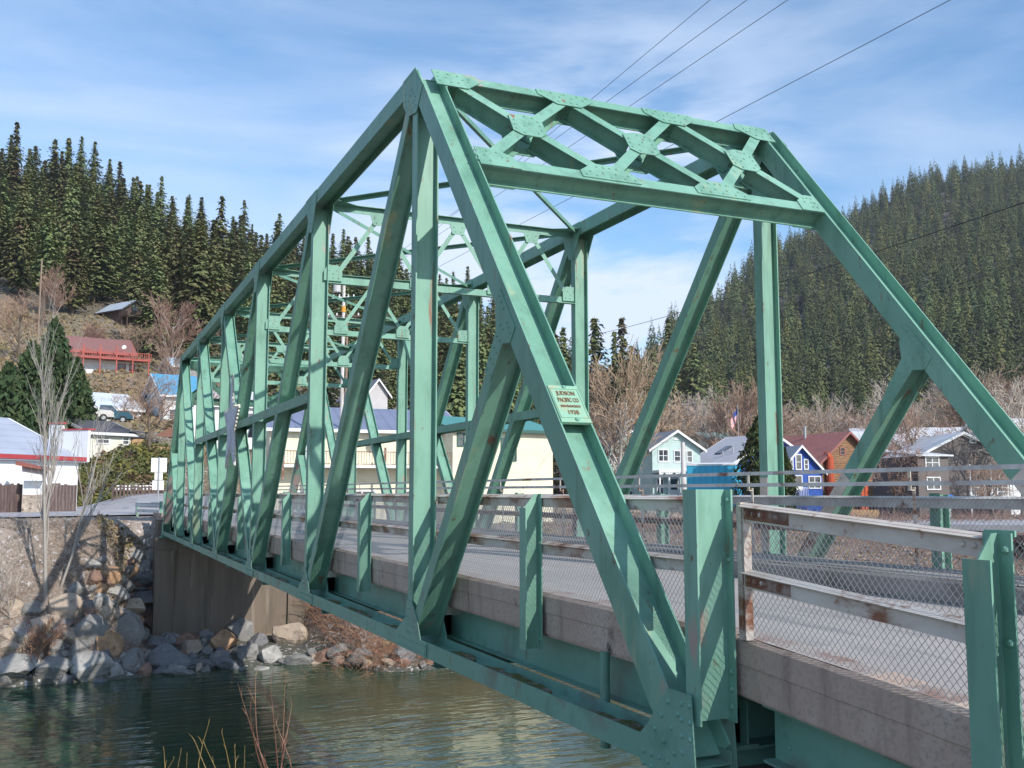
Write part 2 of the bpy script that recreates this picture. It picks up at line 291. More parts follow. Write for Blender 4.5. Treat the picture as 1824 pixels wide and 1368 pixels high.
# ------------------------------------------------------------------ the truss bridge
PAN=6.7; HT=8.0; WD=6.022; N_=7
UY=Vector((0,1,0)); UZ=Vector((0,0,1)); UX=Vector((1,0,0))
br=thing('truss_bridge','green riveted steel through truss road bridge crossing the river','bridge',(0,-3,0),world=True)
YN=-.175; YF=-WD-.175
def L_(i,y): return Vector((i*PAN,y,0))
def U_(i,y): return Vector((i*PAN,y,HT))
ep=Vector((PAN,0,HT)).normalized()           # along the near end post
epn=Vector((-HT,0,PAN)).normalized()         # outward normal of the near portal
def seg(a,b,ca,cb): d=(b-a).normalized(); return a+d*ca,b-d*cb
for y in (YN,YF):
    # chords
    m=MB(); m.hsec(L_(0,y)+Vector((-.1,0,0)),L_(7,y)+Vector((.1,0,0)),UY,.350,.20); m.build('bottom_chord',green_b,br)
    m=MB(); m.hsec(U_(1,y)+Vector((-.02,0,.0)),U_(6,y)+Vector((.02,0,0)),UY,.350,.28); m.build('top_chord',green,br)
    for i,j in((0,1),(7,6)):
        a,b=seg(L_(i,y),U_(j,y),.05,.02); m=MB(); m.hsec(a,b,UY,.354,.31); m.build('end_post',green,br)
        # strut from the middle of the end post to the first lower joint
        mid=(L_(i,y)+U_(j,y))/2; a,b=seg(mid,L_(j,y),.17,.12); m=MB(); m.hsec(a,b,UY,.342,.20); m.build('subdiagonal_strut',green,br)
    for i in range(1,7):
        a,b=seg(L_(i,y),U_(i,y),.11,.15); m=MB(); m.hsec(a,b,UY,.330,.205)
        if i in(1,2,3,4,5): # bolts of the rail and sway frames on the edges
            for z in(1.5,1.98,6.4,6.75): m.rivet((i*PAN-.06,y-.335/2-.001,z),(0,-1,0),.016); m.rivet((i*PAN+.07,y-.12,z),(1,0,0),.016)
        m.build('vertical_post',green,br)
    for i,j in((1,2),(2,3),(3,4),(4,3),(5,4),(6,5)):
        a,b=seg(U_(i,y),L_(j,y),.25,.22); m=MB(); m.hsec(a,b,UY,.338 if (i,j)!=(4,3) else .322,.215); m.build('diagonal_brace',green,br)
    # mid height longitudinal strut
    for i in range(2,5):
        m=MB(); a=Vector((i*PAN+.10,y,3.95)); b=Vector(((i+1)*PAN-.10,y,3.95)); m.hsec(a,b,UY,.346,.21,.016)
        for x in(a.x+.12,a.x+.26,b.x-.12,b.x-.26,(a.x+b.x)/2-.14,(a.x+b.x)/2+.14):
            for z in(3.89,4.01): m.rivet((x,y+.174,z),(0,1,0),.017); m.rivet((x,y-.174,z),(0,-1,0),.017)
        m.build('longitudinal_strut',green,br)
def gusset(poly,y,side,rivs,t=.012,mat=None,r=.018):
    m=MB(); y0=y+side*.178; m.prism([(x,y0,z) for x,z in (poly if side<0 else poly)],(0,side*t,0))
    for x,z in rivs: m.rivet((x,y0+side*t,z),(0,side,0),r)
    return m
def mirror(pts): return [(7*PAN-x,z) for x,z in pts]
G0=[(-.16,-.16),(.62,-.13),(.66,.085),(.50,.22),(.215,.53),(-.10,.53)]
R0=[]
for k in range(4): R0+=[(.58-.12*k,-.02),(.58-.12*k,-.115)]
R0+=[(.40-.1*k,.19+.0*k+.12*k) for k in range(3)]+[(.27-.1*k,.12+.12*k) for k in range(3)]
R0+=[(.02,.45),(.02,.33),(.02,.21),(.02,.09),(-.09,.45),(-.09,.33),(-.09,.21),(.13,.06),(.10,-.05)]
G1=[(6.30,7.78),(6.42,7.63),(6.58,7.45),(6.97,7.52),(7.20,7.76),(7.22,8.143),(6.64,8.143)]
R1=[(6.36+.041*k,7.79+.048*k) for k in range(8)]+[(6.75+.075*k,8.10) for k in range(6)]+[(6.60+.05*k,7.56+.09*(k%2)) for k in range(6)]+[(6.62,7.70),(6.70,7.78),(6.78,7.86),(6.86,7.80),(6.94,7.74),(7.02,7.68),(6.78,7.52),(6.9,7.6),(7.1,7.9),(7.1,7.8)]
def gU(i,lean): # lean +1: diagonal goes to larger x
    x=i*PAN; s=lean
    pts=[(x-.42*s,7.858),(x-.12*s,7.858),(x-.12*s,7.40),(x+.04*s,7.30),(x+.24*s,7.42),(x+.36*s,7.858),(x+.55*s,7.858),(x+.55*s,8.142),(x-.42*s,8.142)]
    pts=[(x-.42*s,7.95),(x-.125*s,7.50),(x-.06*s,7.34),(x+.16*s,7.36),(x+.45*s,7.86),(x+.6*s,7.9),(x+.6*s,8.144),(x-.42*s,8.144)]
    rv=[(x-.34*s+.11*s*k,8.10) for k in range(9)]+[(x-.25*s+.11*s*k,7.91) for k in range(6)]+[(x-.05*s,7.42+.1*k) for k in range(4)]+[(x+.05*s,7.42+.1*k) for k in range(4)]+[(x+.16*s+.05*s*k,7.5+.09*k) for k in range(3)]
    return pts,rv
def gL(i,kind):
    x=i*PAN; 
    if kind==0: pts=[(x-.75,-.098),(x+.55,-.098),(x+.55,.098),(x+.12,.34),(x+.1,.56),(x-.12,.56),(x-.36,.36),(x-.52,.098),(x-.75,.098)]
    else: pts=[(x+.75,-.098),(x-.55,-.098),(x-.55,.098),(x-.12,.34),(x-.1,.56),(x+.12,.56),(x+.36,.36),(x+.52,.098),(x+.75,.098)]
    sg=1 if kind==0 else -1
    rv=[(x+sg*(-.70+.1*k),zz) for k in range(12) for zz in(-.05,.05)]+[(x-.05,.15+.1*k) for k in range(4)]+[(x+.05,.15+.1*k) for k in range(4)]+[(x-sg*(.15+.06*k),.15+.09*k*(1 if k<3 else 0)) for k in range(3)]
    return pts,rv
def fix(pts):
    a=sum(pts[k][0]*pts[(k+1)%len(pts)][1]-pts[(k+1)%len(pts)][0]*pts[k][1] for k in range(len(pts)))
    return pts if a>0 else pts[::-1]
for y in(YN,YF):
    for side in(1,-1):
        for pl,rv,big in((G0,R0,.021),(mirror(G0),mirror(R0),.021),(G1,R1,.014),(mirror(G1),mirror(R1),.014)):
            gusset(fix(pl),y,side,rv,r=big).build('gusset_plate',green_b if pl[0][1]<0 else green,br)
        for i in(2,3,4,5):
            pl,rv=gU(i,1 if i<=3 else -1); gusset(fix(pl),y,side,rv,r=.013).build('gusset_plate',green,br)
        for i in range(1,7):
            pl,rv=gL(i,0 if i<=3 else 1); gusset(fix(pl),y,side,rv,r=.015).build('gusset_plate',green_b,br)
        for s_ in(0,1):
            sp=lambda a,b:(3.35+.642*a+.767*b,4.0-.767*a+.642*b)
            pl=[sp(a,b) for a,b in((.85,-.098),(.85,.098),(.30,.13),(.14,.30),(-.12,.33),(.0,-.30),(.20,-.30),(.32,-.13))]
            rv=[sp(.18+.15*k,b) for k in range(5) for b in(-.05,.05)]+[sp(-.0-.03*k,.10+.09*k) for k in range(3)]+[sp(.07+.02*k,-.08-.08*k) for k in range(3)]
            if s_: pl=mirror(pl); rv=mirror(rv)
            gusset(fix(pl),y,side,rv,.010,r=.018).build('gusset_plate',green,br)
# litter and moss lying in the trough of the bottom chord
def litter(y,name='moss_patch'):
    m=MB()
    for i in range(0,7):
        for x0,x1 in((i*PAN+.25,i*PAN+2.0),(i*PAN+2.6,i*PAN+4.6),(i*PAN+4.8,i*PAN+5.7)):
            n=14; top=[]; 
            for k in range(n+1):
                x=x0+(x1-x0)*k/n; w=.145*min(1,math.sin(math.pi*k/n)*1.8+.05)*(1-.3*rnd.random()); h=.008+.035*math.sin(math.pi*k/n)*rnd.random()
                top.append((x,w,h))
            for a,b in zip(top,top[1:]):
                yo=0
                m.hexa([(a[0],y-a[1],.008),(b[0],y-b[1],.008),(b[0],y+b[1],.008),(a[0],y+a[1],.008),(a[0],y-a[1],.008+a[2]),(b[0],y-b[1],.008+b[2]),(b[0],y+b[1],.008+b[2]),(a[0],y+a[1],.008+a[2])])
    o=m.build(name,moss,br); o['kind']='stuff'
for y in(YN,YF): litter(y)
# portals
def portal(sgn):
    fx=(lambda p:p) if sgn>0 else (lambda p:Vector((7*PAN-p.x,p.y,p.z)))
    d=ep if sgn>0 else Vector((-ep.x,0,ep.z)); nv=epn if sgn>0 else Vector((-epn.x,0,epn.z))
    O=Vector((0,0,0)) if sgn>0 else Vector((7*PAN,0,0))
    def pt(s,y,off=0): return O+d*s+Vector((0,y,0))+nv*off
    y0,y1=YN-.17,YF+.17
    # top and bottom struts
    def strut(s,wf,name,depth=.30,off=.01):
        m=MB(); m.hsec(pt(s,y0-.01,off),pt(s,y1+.01,off),nv,depth,wf,.016,.012); m.build(name,green,br)
    strut(10.33,.20,'portal_strut'); strut(8.13,.21,'portal_strut')
    ny=[-.47,-2.33,-4.19,-5.92]; my=[-1.38,-3.25,-5.09]; S_T,S_M,S_B=10.27,9.24,8.24
    m=MB()
    for k in range(3):
        for (sa,ya,sb,yb,dp) in((S_T,ny[k],S_M,my[k],.30),(S_M,my[k],S_B,ny[k+1] if k<2 else -5.92,.30),(S_B,ny[k]-.05,S_M,my[k],.30),(S_M,my[k],S_T,ny[k+1],.30)):
            a=pt(sa,ya,.01);b=pt(sb,yb,.01); a,b=seg(a,b,.14,.17)
            m=MB(); m.hsec(a,b,nv,dp-.008*(1+(sa>sb)),.17,.012,.010); m.build('portal_lattice_brace',green,br)
    def plate(c,poly,rv):
        for sd in(1,-1):
            m=MB(); off=.16+.004 if sd>0 else -.14-.004
            m.prism([pt(c[0]+a,c[1]+b,off) for a,b in poly],nv*(.012*sd))
            for a,b in rv: m.rivet(pt(c[0]+a,c[1]+b,off+.012*sd),nv*sd,.021)
            m.build('portal_gusset_plate',green,br)
    ex=[(.19,.12),(.19,-.12),(.05,-.40),(-.10,-.42),(-.22,-.14),(-.22,.14),(-.06,.40),(.08,.40)]
    ex=[(.226,.233),(.307,.02),(.307,-.184),(.161,-.275),(-.177,-.255),(-.29,-.12),(-.28,.143),(-.184,.268)]
    exr=[(.22,-.14),(.13,-.20),(.24,-.02),(.02,-.20),(-.10,-.20),(-.2,-.12),(-.22,.10),(-.13,.20),(-.02,.20),(.10,.18),(.04,-.04),(-.04,.05)]
    for k in range(3): plate((S_M,my[k]),ex,exr)
    tp=[(.17,.46),(.17,-.46),(.02,-.46),(-.20,-.20),(-.20,.20),(.02,.46)]; tr=[(.11,q) for q in(-.38,-.22,.0,.22,.38)]+[(.02,q) for q in(-.3,-.1,.1,.3)]+[(-.12,q) for q in(-.16,-.05,.05,.16)]
    for k in(1,2): plate((S_T,ny[k]),tp,tr)
    for k in(1,2): plate((S_B,ny[k]),[(-a,b) for a,b in tp],[(-a,b) for a,b in tr])
    endr=[(.11,.16),(.0,.18),(-.12,.17),(.11,0),(0,.05),(-.12,0),(.1,-.14),(0,-.2),(-.1,-.12),(.05,-.3),(-.03,-.28)]
    plate((S_T,-.45),[(.20,.24),(.20,-.44),(.02,-.48),(-.22,-.24),(-.22,.24)],endr)
    plate((S_T,-5.95),[(.20,.44),(.20,-.22),(-.22,-.22),(-.22,.16),(.02,.48)],[(a,-b) for a,b in endr])
    plate((S_B,-.52),[(-.22,.16),(.20,.16),(.20,-.16),(.02,-.38),(-.22,-.42)],endr[:8])
    plate((S_B,-5.98),[(-.22,.40),(-.22,-.02),(.20,-.02),(.20,.16),(.02,.38)],[(a,-b*.5+.15) for a,b in endr[:8]])
    if sgn<0:
        for y in(YN,YF):
            m=MB(); m.bar(pt(.7,y,-.155),pt(5.0,y,-.155),UY,nv,.30,.012); m.build('cover_plate',primer,br)
    return pt
pt=portal(1); portal(-1)
# plaque on the near end post
m=MB(); q=[]; 
pl_c=Vector((0,-.180,0))+ep*3.66+epn*.165
def pq(a,b,o=0): return Vector((0,-.180,0))+ep*(3.66+a)+Vector((0,b,0))+epn*(.158+o)
m.prism([pq(.25,.165),pq(-.25,.165),pq(-.25,-.165),pq(.25,-.165)],epn*.012)
for a0,a1,b0,b1 in((.195,.203,-.155,.155),(-.203,-.195,-.155,.155),(-.203,.203,.147,.155),(-.203,.203,-.155,-.147)):
    m.prism([pq(a1,b1,.0122),pq(a0,b1,.0122),pq(a0,b0,.0122),pq(a1,b0,.0122)],epn*.006)
m.prism([pq(-.25,.17,-.02),pq(-.262,.17,-.02),pq(-.262,-.17,-.02),pq(-.25,-.17,-.02)],epn*.034)
pb=m.build('builder_plaque',plaque_m,br); 
m=MB()
for a,b in((.225,-.01),(-.225,-.01)):
    m.rivet(pq(a,b,.012),epn,.026)
m.build('plaque_bolt',green,pb)
def text(s,size,a,parent,wf=1.0):
    cu=bpy.data.curves.new('t','FONT'); cu.body=s; cu.size=size; cu.align_x='CENTER'; cu.align_y='CENTER'; cu.extrude=.003; cu.offset=.0012
    o=bpy.data.objects.new('t',cu); C.objects.link(o); dg=bpy.context.evaluated_depsgraph_get(); dg.update(); me=bpy.data.meshes.new_from_object(o.evaluated_get(dg)); bpy.data.objects.remove(o)
    base_=pq(a,0,.0155)-Vector(br['_w'])
    # local x -> -Y, local y -> ep, z -> epn
    for v in me.vertices:
        x,y,z=v.co; v.co=base_+Vector((0,-x*wf,0))+ep*y+epn*z
    me.materials.clear(); me.materials.append(letter_m); o=bpy.data.objects.new('plaque_lettering',me); C.objects.link(o); o.parent=parent
text('JUDSON',.078,.135,pb,.70); text('PACIFIC CO',.078,.04,pb,.56); text('SAN FRANCISCO',.040,-.045,pb,.72); text('1938',.080,-.13,pb,.80)
# top lateral bracing and sway frames
def angle(a,b,nv,w,t=.01,leg=.07,mat=green,name='lateral_brace',mbx=None):
    a=Vector(a);b=Vector(b);d=(b-a).normalized();q=d.cross(nv).normalized(); m=mbx or MB()
    m.bar(a,b,q,nv,w,t); m.bar(a+q*(w/2-t/2)-nv*(leg/2+t/2),b+q*(w/2-t/2)-nv*(leg/2+t/2),nv,q,leg,t)
    if mbx is None: m.build(name,mat,br)
for i in range(1,6):
    x0,x1=i*PAN+.2,(i+1)*PAN-.2
    angle((x0,YN-.25,HT-.02),(x1,YF+.25,HT-.02),UZ,.125); angle((x0,YF+.25,HT+.035),(x1,YN-.25,HT+.035),UZ,.125)
for i in(2,3,4,5):
    x=i*PAN
    m=MB(); m.bar((x,YN-.18,HT-.01),(x,YF+.18,HT-.01),UX,UZ,.22,.012); m.bar((x,YN-.18,HT-.085),(x,YF+.18,HT-.085),UX,UZ,.012,.135)
    for yy,sg in((YN,-1),(YF,1)): m.prism([(x-.45,yy+sg*.176,HT-.022),(x+.45,yy+sg*.176,HT-.022),(x+.13,yy+sg*.75,HT-.022),(x-.13,yy+sg*.75,HT-.022)],(0,0,.008))
    m.build('sway_strut',green,br)
    zl=6.38; xf=x-.02
    m=MB(); m.bar((xf,YN-.17,zl),(xf,YF+.17,zl),UX,UZ,.012,.15); m.bar((xf-.056,YN-.17,zl-.081),(xf-.056,YF+.17,zl-.081),UX,UZ,.13,.012); m.build('sway_strut',green,br)
    ya,yb=YN-.35,YF+.35; q=lambda t:ya+(yb-ya)*t
    for k in range(3):
        for (ta,za,tb,zb,o) in((k/3,zl+.12,(k+.5)/3,HT-.2,0),((k+1)/3,zl+.12,(k+.5)/3,HT-.2,.014)):
            a=Vector((xf-.012-o,q(ta),za)); b=Vector((xf-.012-o,q(tb),zb)); angle(a,b,-UX,.095,.008,.06,name='sway_lattice_brace')
    for t in(0,1/3,2/3,1):
        m=MB(); w=.19; yy=q(t)+(.08 if t==0 else -.08 if t==1 else 0); z0=zl-.02
        m.prism([(xf-.034,yy+w,z0),(xf-.034,yy-w,z0),(xf-.034,yy-w,z0+.2),(xf-.034,yy-w*.6,z0+.33),(xf-.034,yy+w*.6,z0+.33),(xf-.034,yy+w,z0+.2)],(-.010,0,0))
        for a,b in((-.12,.06),(0,.06),(.12,.06),(-.08,.22),(.08,.22),(.0,.15)): m.rivet((xf-.044,yy+a,z0+b),(-1,0,0),.016)
        m.build('sway_gusset_plate',green,br)
    for t in(1/6,.5,5/6):
        m=MB(); yy=q(t); z0=HT-.16
        m.prism([(xf-.034,yy+.2,z0),(xf-.034,yy+.13,z0-.22),(xf-.034,yy-.13,z0-.22),(xf-.034,yy-.2,z0)],(-.010,0,0))
        for a,b in((-.1,-.06),(.1,-.06),(-.06,-.16),(.06,-.16)): m.rivet((xf-.044,yy+a,z0+b),(-1,0,0),.016)
        m.build('sway_gusset_plate',green,br)
# ---- deck
deck=MB(); deck.box(.02,46.95,-5.95,-.44,.50,.72); deck.build('deck_slab',concrete,br)
m=MB(); m.box(.0,46.95,-4.66,-.74,.722,.795); m.build('deck_surface',asphalt,br)
def curb(m,x0,x1,n,zf,y0,y1,zb,zt,rough=.006):
    xs_=[x0+(x1-x0)*i/n for i in range(n+1)]
    pr=[]
    for x in xs_:
        z=zf(x); a=rnd.uniform(-rough,rough); b=rnd.uniform(-rough,rough)
        zm=z+zb+.52*(zt-zb); pr.append([(x,y0,z+zb),(x,y1+b*.3,z+zb),(x,y1+b*.3,zm),(x,y1+b+.009,zm+.006),(x,y1+b+.004,z+zt-.03),(x,y1-.03+b,z+zt+a),(x,y0+.03,z+zt+a),(x,y0,z+zt-.03)])
    for p,q_ in zip(pr,pr[1:]):
        m.add(p+q_,[(i,(i+1)%8,8+(i+1)%8,8+i)[::-1] for i in range(8)])
    m.add(pr[0],[tuple(range(8))]); m.add(pr[-1],[tuple(range(8))[::-1]])
zero=lambda x:0
for k in range(7):
    m=MB(); curb(m,k*PAN+.03,(k+1)*PAN-.01,24,zero,-.74,-.42,.53,.95); m.build('concrete_curb',concrete,br)
m=MB(); m.box(.03,46.9,-.70,-.46,.9515,.9545); m.build('curb_cap',conc_lt,br)
m=MB(); curb(m,.03,46.9,90,zero,-5.93,-4.65,.56,1.06,.008); m.build('raised_sidewalk',walk_m,br)
m=MB(); m.box(.03,46.9,-5.88,-4.72,1.066,1.070); m.build('sidewalk_surface',walk_m,br)
# steel under the deck
for y in(-.62,-2.0,-3.4,-4.8,-5.7):
    m=MB(); m.hsec((.06,y,.28),(46.9,y,.28),UZ,.44,.2,.016); m.build('stringer_beam',green_b,br)
for i in range(0,8):
    m=MB(); x=i*PAN+(.16 if i==0 else -.16 if i==7 else 0); m.hsec((x,YN-.18,-.15),(x,YF+.18,-.15),UZ,.42,.22,.018)
    for a in(-.1,.1): m.bar((x,YN-.20,.2),(x,YN-.50,.2),UX,UZ,.012,.28)
    m.build('floor_beam',green_b,br)
m=MB(); m.box(.27,.29,-5.9,-.45,.02,.50)
for q in range(4): m.rivet((.268,-.52,.08+.1*q),(-1,0,0),.02)
m.build('end_diaphragm',green_b,br)
m=MB(); m.tube((1.95,-.40,.53),(1.95,-.40,-.35),.048,.048,14,True); m.build('drain_pipe',green_b,br)
# heavy end post of the railing at each corner
def railpost(m,x,y,z0,zt,w,dy,ztout,slope=0):
    yo=y; yi=y-dy
    m.box(x-w/2,x+w/2,yo-.014,yo,z0,ztout); m.box(x-w/2,x+w/2,yi,yi+.014,z0,zt)
    m.prism([(x-.006,yo-.014,z0),(x-.006,yi+.014,z0),(x-.006,yi+.014,zt),(x-.006,yi+.06,zt-.004),(x-.006,yo-.014,ztout)][::-1],(.012,0,0))
for y,sg in((-.03,1),(YF-.175,-1)):
  for x in(-.07,7*PAN+.07):
    m=MB(); y0=y if sg>0 else y+.33
    m.box(x-.09,x+.09,y0-.016,y0,.31,2.06); m.box(x-.09,x+.09,y0-.335,y0-.319,.31,2.06); m.box(x-.007,x+.007,y0-.319,y0-.016,.33,2.06)
    for z in(.42,.55,.68,1.52,1.98): m.rivet((x-.05,y0-.318,z),(0,1,0),.022); 
    m.build('corner_post',green,br)
# bearing ends under the near corner
for x,sg in((0,1),(7*PAN,-1)):
    for y in(YN,YF):
        m=MB(); m.box(x-.26*1,x+.26,y-.2,y+.2,-.20,-.155); m.box(x-.34,x+.34,y-.30,y+.30,-.25,-.20); m.tube((x-.02,y-.22,-.10),(x-.02,y+.215,-.10),.075,.075,16,True)
        for a in(-.28,.28): m.rivet((x+a,y+.2,-.2),(0,0,1),.03)
        m.build('bearing_shoe',green_b,br)
# ---- railings
def rail_beam(m,a,b,h=.13,d=.055,t=.008):
    """channel rail with the web facing +y, running a-b (x direction, may slope)"""
    a=Vector(a);b=Vector(b)
    m.bar(a,b,UY,UZ,t,h)
    m.bar(a+Vector((0,-d/2,-(h/2-t/2))),b+Vector((0,-d/2,-(h/2-t/2))),UY,UZ,d-t,t)
    for p,q_ in((a,b),): m.prism([p+Vector((0,y,z)) for y,z in((-.04,h/2+.012),(-.04,h/2+.001),(.030,h/2-.022),(.036,h/2-.014))],b-a)
def chain_link(m,xa,xb,zf,y,z0,z1,pit=.062,r=.0021):
    """two families of slanting wires woven past each other"""
    hgt=z1-z0; n=int((xb-xa)/pit)
    asp=1.12; run=hgt/asp
    for sgn in(1,-1):
        k=-int(run/pit)-1
        while xa+k*pit<xb+run:
            x0=xa+k*pit; x1=x0+sgn*run; k+=1
            lo,hi=0,1; 
            ax,bx=x0,x1
            def at(t): return x0+(x1-x0)*t
            ts=[0,1]
            # clip to the panel
            ta,tb=0.0,1.0
            if sgn>0:
                if x0>=xb or x1<=xa: continue
                ta=max(0,(xa-x0)/(x1-x0)); tb=min(1,(xb-x0)/(x1-x0))
            else:
                if x0<=xa or x1>=xb: continue
                ta=max(0,(xb-x0)/(x1-x0)); tb=min(1,(xa-x0)/(x1-x0))
            if tb-ta<.01: continue
            A=Vector((at(ta),y+sgn*.002,zf(at(ta))+z0+hgt*ta)); B=Vector((at(tb),y+sgn*.002,zf(at(tb))+z0+hgt*tb))
            m.tube(A,B,r,r,3)
# near side rail on the bridge
nr=MB()
near_rail=thing('roadside_railing','rusty white two rail railing with chain link mesh along the near deck edge','railing',(0,-.40,.95),world=True)
for k in range(7):
    for z in(1.935,1.44):
        m=MB(); rail_beam(m,(k*PAN+.03,-.395,z),((k+1)*PAN-.02,-.395,z),.115); 
        for x in(k*PAN+.1,k*PAN+.18,(k+1)*PAN-.1,(k+1)*PAN-.2): m.rivet((x,-.390,z),(0,1,0),.014)
        m.build('rail',bridgerail,near_rail)
for k in range(7):
    m=MB(); railpost(m,k*PAN+3.35,-.18,.37,2.02,.16,.20,1.87)
    for z in(1.49,1.93,.47): m.rivet((k*PAN+3.35-.05,-.366,z),(0,1,0),.02)
    m.build('rail_post',green,near_rail)
m=MB(); chain_link(m,.02,46.9,zero,-.462,.965,1.985,.060,.0026); m.build('chain_link_mesh',galv,near_rail)
# far side rail
fr=thing('walkway_railing','rusty grey railing with raised top rails on the far side walkway','railing',(0,-5.8,1.06),world=True)
for z,h in((1.90,.14),(1.50,.11)):
    m=MB(); rail_beam(m,(-.0,-5.80,z),(46.9,-5.80,z),h=h); m.build('rail',farrail if z>1.6 else rusty,fr)
for z in(2.145,2.325):
    m=MB(); m.bar((-.0,-5.55,z),(46.9,-5.55,z),UY,UZ,.05,.055); m.build('upper_rail',farrail,fr)
for k in range(15):
    x=k*3.35+.02-.2
    m=MB(); m.bar((x,-5.65,1.06),(x,-5.65,2.1),UX,UY,.05,.012)
    m.bar((x,-5.58,2.06),(x,-5.58,2.35),UX,UY,.05,.012); m.bar((x,-5.66,2.06),(x,-5.57,2.06),UX,UZ,.05,.012); m.build('rail_bracket',railwhite,fr)
for k in range(7):
    m=MB(); x=k*PAN+3.2; m.box(x-.085,x+.085,-6.2,-6.186,.4,2.0); m.box(x-.085,x+.085,-6.04,-6.026,.4,2.02); m.box(x-.006,x+.006,-6.186,-6.04,.4,2.0); m.build('rail_post',green,fr)
m=MB(); chain_link(m,.0,46.9,zero,-5.765,1.09,1.97,.068,.0026); m.build('chain_link_mesh',galv,fr)
# white painted guards on the inner faces of the far truss members
for i in range(1,7):
    m=MB(); m.box(i*PAN-.098,i*PAN+.098,YF+.168,YF+.174,1.08,2.27); m.build('guard_plate',railwhite,br)
for (a,b,w_) in((L_(0,YF),U_(1,YF),.30),((L_(0,YF)+U_(1,YF))/2,L_(1,YF),.19),(U_(1,YF),L_(2,YF),.20),(L_(7,YF),U_(6,YF),.30)):
    a,b=(a,b) if a.z<b.z else (b,a); d=(b-a); f0=(1.08-a.z)/d.z; f1=(2.27-a.z)/d.z; o=Vector((0,.179,0)); dn=d.normalized()
    m=MB(); m.bar(a+d*f0+o,a+d*f1+o,dn.cross(UY).normalized(),UY,w_,.005); m.build('guard_plate',railwhite,br)
# ------------------------------------------------------------------ near approach span
SL=.068
zs=lambda x:(x*SL if x<0 else 0)
ap=thing('approach_span','short sloping concrete approach span with green steel beams in the right foreground','bridge approach',(-4,-3,.5),world=True)
def slab(m,x0,x1,y0,y1,zb,zt):
    m.hexa([(x0,y0,zb+zs(x0)),(x1,y0,zb+zs(x1)),(x1,y1,zb+zs(x1)),(x0,y1,zb+zs(x0)),(x0,y0,zt+zs(x0)),(x1,y0,zt+zs(x1)),(x1,y1,zt+zs(x1)),(x0,y1,zt+zs(x0))])
m=MB(); slab(m,-14,-.03,-5.95,-.44,.50,.72); m.build('deck_slab',concrete,ap)
m=MB(); slab(m,-14,-.01,-4.66,-.74,.722,.795); m.build('deck_surface',asphalt,ap)
m=MB(); curb(m,-14,-.03,60,zs,-.74,-.42,.52,.95,.007); m.build('concrete_curb',concrete,ap)
m=MB(); slab(m,-14,-.03,-.70,-.46,.9515,.9545); m.build('curb_cap',conc_lt,ap)
m=MB(); curb(m,-14,-.03,50,zs,-5.93,-4.65,.56,1.06,.01); m.build('raised_sidewalk',walk_m,ap)
for y in(-.62,-2.0,-3.4,-4.8,-5.7):
    m=MB(); m.hsec((-14,y,.27+zs(-14)),(-.28,y,.27+zs(-.28)),UZ,.42,.24,.018)
    for z in(.17,.37): m.rivet((-.45,y+.008,z),(0,1,0),.022)
    m.build('girder',green_b,ap)
# small bolts on the lower flange
ar=thing('approach_railing','rusty white channel railing with chain link mesh sloping down in the right foreground','railing',(-3,-.4,.9),world=True)
for z in(1.90,1.40):
    m=MB()
    for xa,xb in((-.23,-2.45),(-2.72,-5.8),(-6.1,-9.2)):
        rail_beam(m,(xb,-.395,z+zs(xb)),(xa,-.395,z+zs(xa)),.125,.07)
    for x in(-.30,-.38,-.46,-2.3,-2.38,-2.85): m.rivet((x,-.390,z+zs(x)),(0,1,0),.02)
    m.build('rail',railwhite,ar)
for x in(-2.55,-5.95):
    m=MB(); zt=1.99+zs(x); railpost(m,x,-.20,.12+zs(x),zt-.0,.185,.18,zt-.14)
    m.box(x-.10,x+.10,-.40,-.386,zt-.02,zt+.015)
    for z in(.55,1.4,1.9): m.rivet((x-.055,-.366,z+zs(x)),(0,1,0),.026)
    m.build('rail_post',green,ar)
for z in(1.90,1.40):
    m=MB(); m.bar((-.78,-.388,z+zs(-.78)),(-.24,-.388,z+zs(-.24)),UY,UZ,.006,.095)
    for x in(-.32,-.40,-.50,-.66): m.rivet((x,-.385,z+zs(x)),(0,1,0),.026)
    m.build('splice_plate',rusty,ar)
m=MB(); m.box(-.225,-.17,-.45,-.39,.93,1.96); m.box(-.27,-.262,-.45,-.38,.93,1.93); m.build('mesh_stretcher_post',railwhite,ar)
m=MB(); chain_link(m,-9.2,-.20,zs,-.462,.965,1.955,.056,.0029); m.build('chain_link_mesh',galv,ar)
af=thing('approach_walkway_railing','rusty railing with chain link mesh beyond the roadway at the right edge','railing',(-3,-5.8,1),world=True)
for z,h,mt in((1.90,.14,farrail),(1.50,.11,rusty)):
    m=MB(); rail_beam(m,(-12,-5.80,z+zs(-12)*.3),(-.05,-5.80,z),h=h); m.build('rail',mt,af)
m=MB(); chain_link(m,-8,-.05,lambda x:zs(x)*.3,-5.765,1.09,1.95,.068,.0026); m.build('chain_link_mesh',galv,af)
for z in(2.145,2.325):
    m=MB(); m.bar((-12,-5.55,z+zs(-12)*.2),(-.05,-5.55,z),UY,UZ,.05,.055); m.build('upper_rail',farrail,af)
# near pier under the bearing
pr=MB(); pr.box(-.55,.62,-7.2,.45,-1.05,-.26); pr.box(-.5,.60,-1.15,-.40,-.262,-.11); pr.box(-1.0,-.62,-6.6,-.80,-2,.44); pr.box(-.45,.5,-7.0,.25,-8,-1.05); pr.box(-.34,-.22,-5.9,-1.3,-.26,.46); o=pr.build('pier',conc_dk); tag(o,'concrete pier cap under the near end of the green truss','pier')
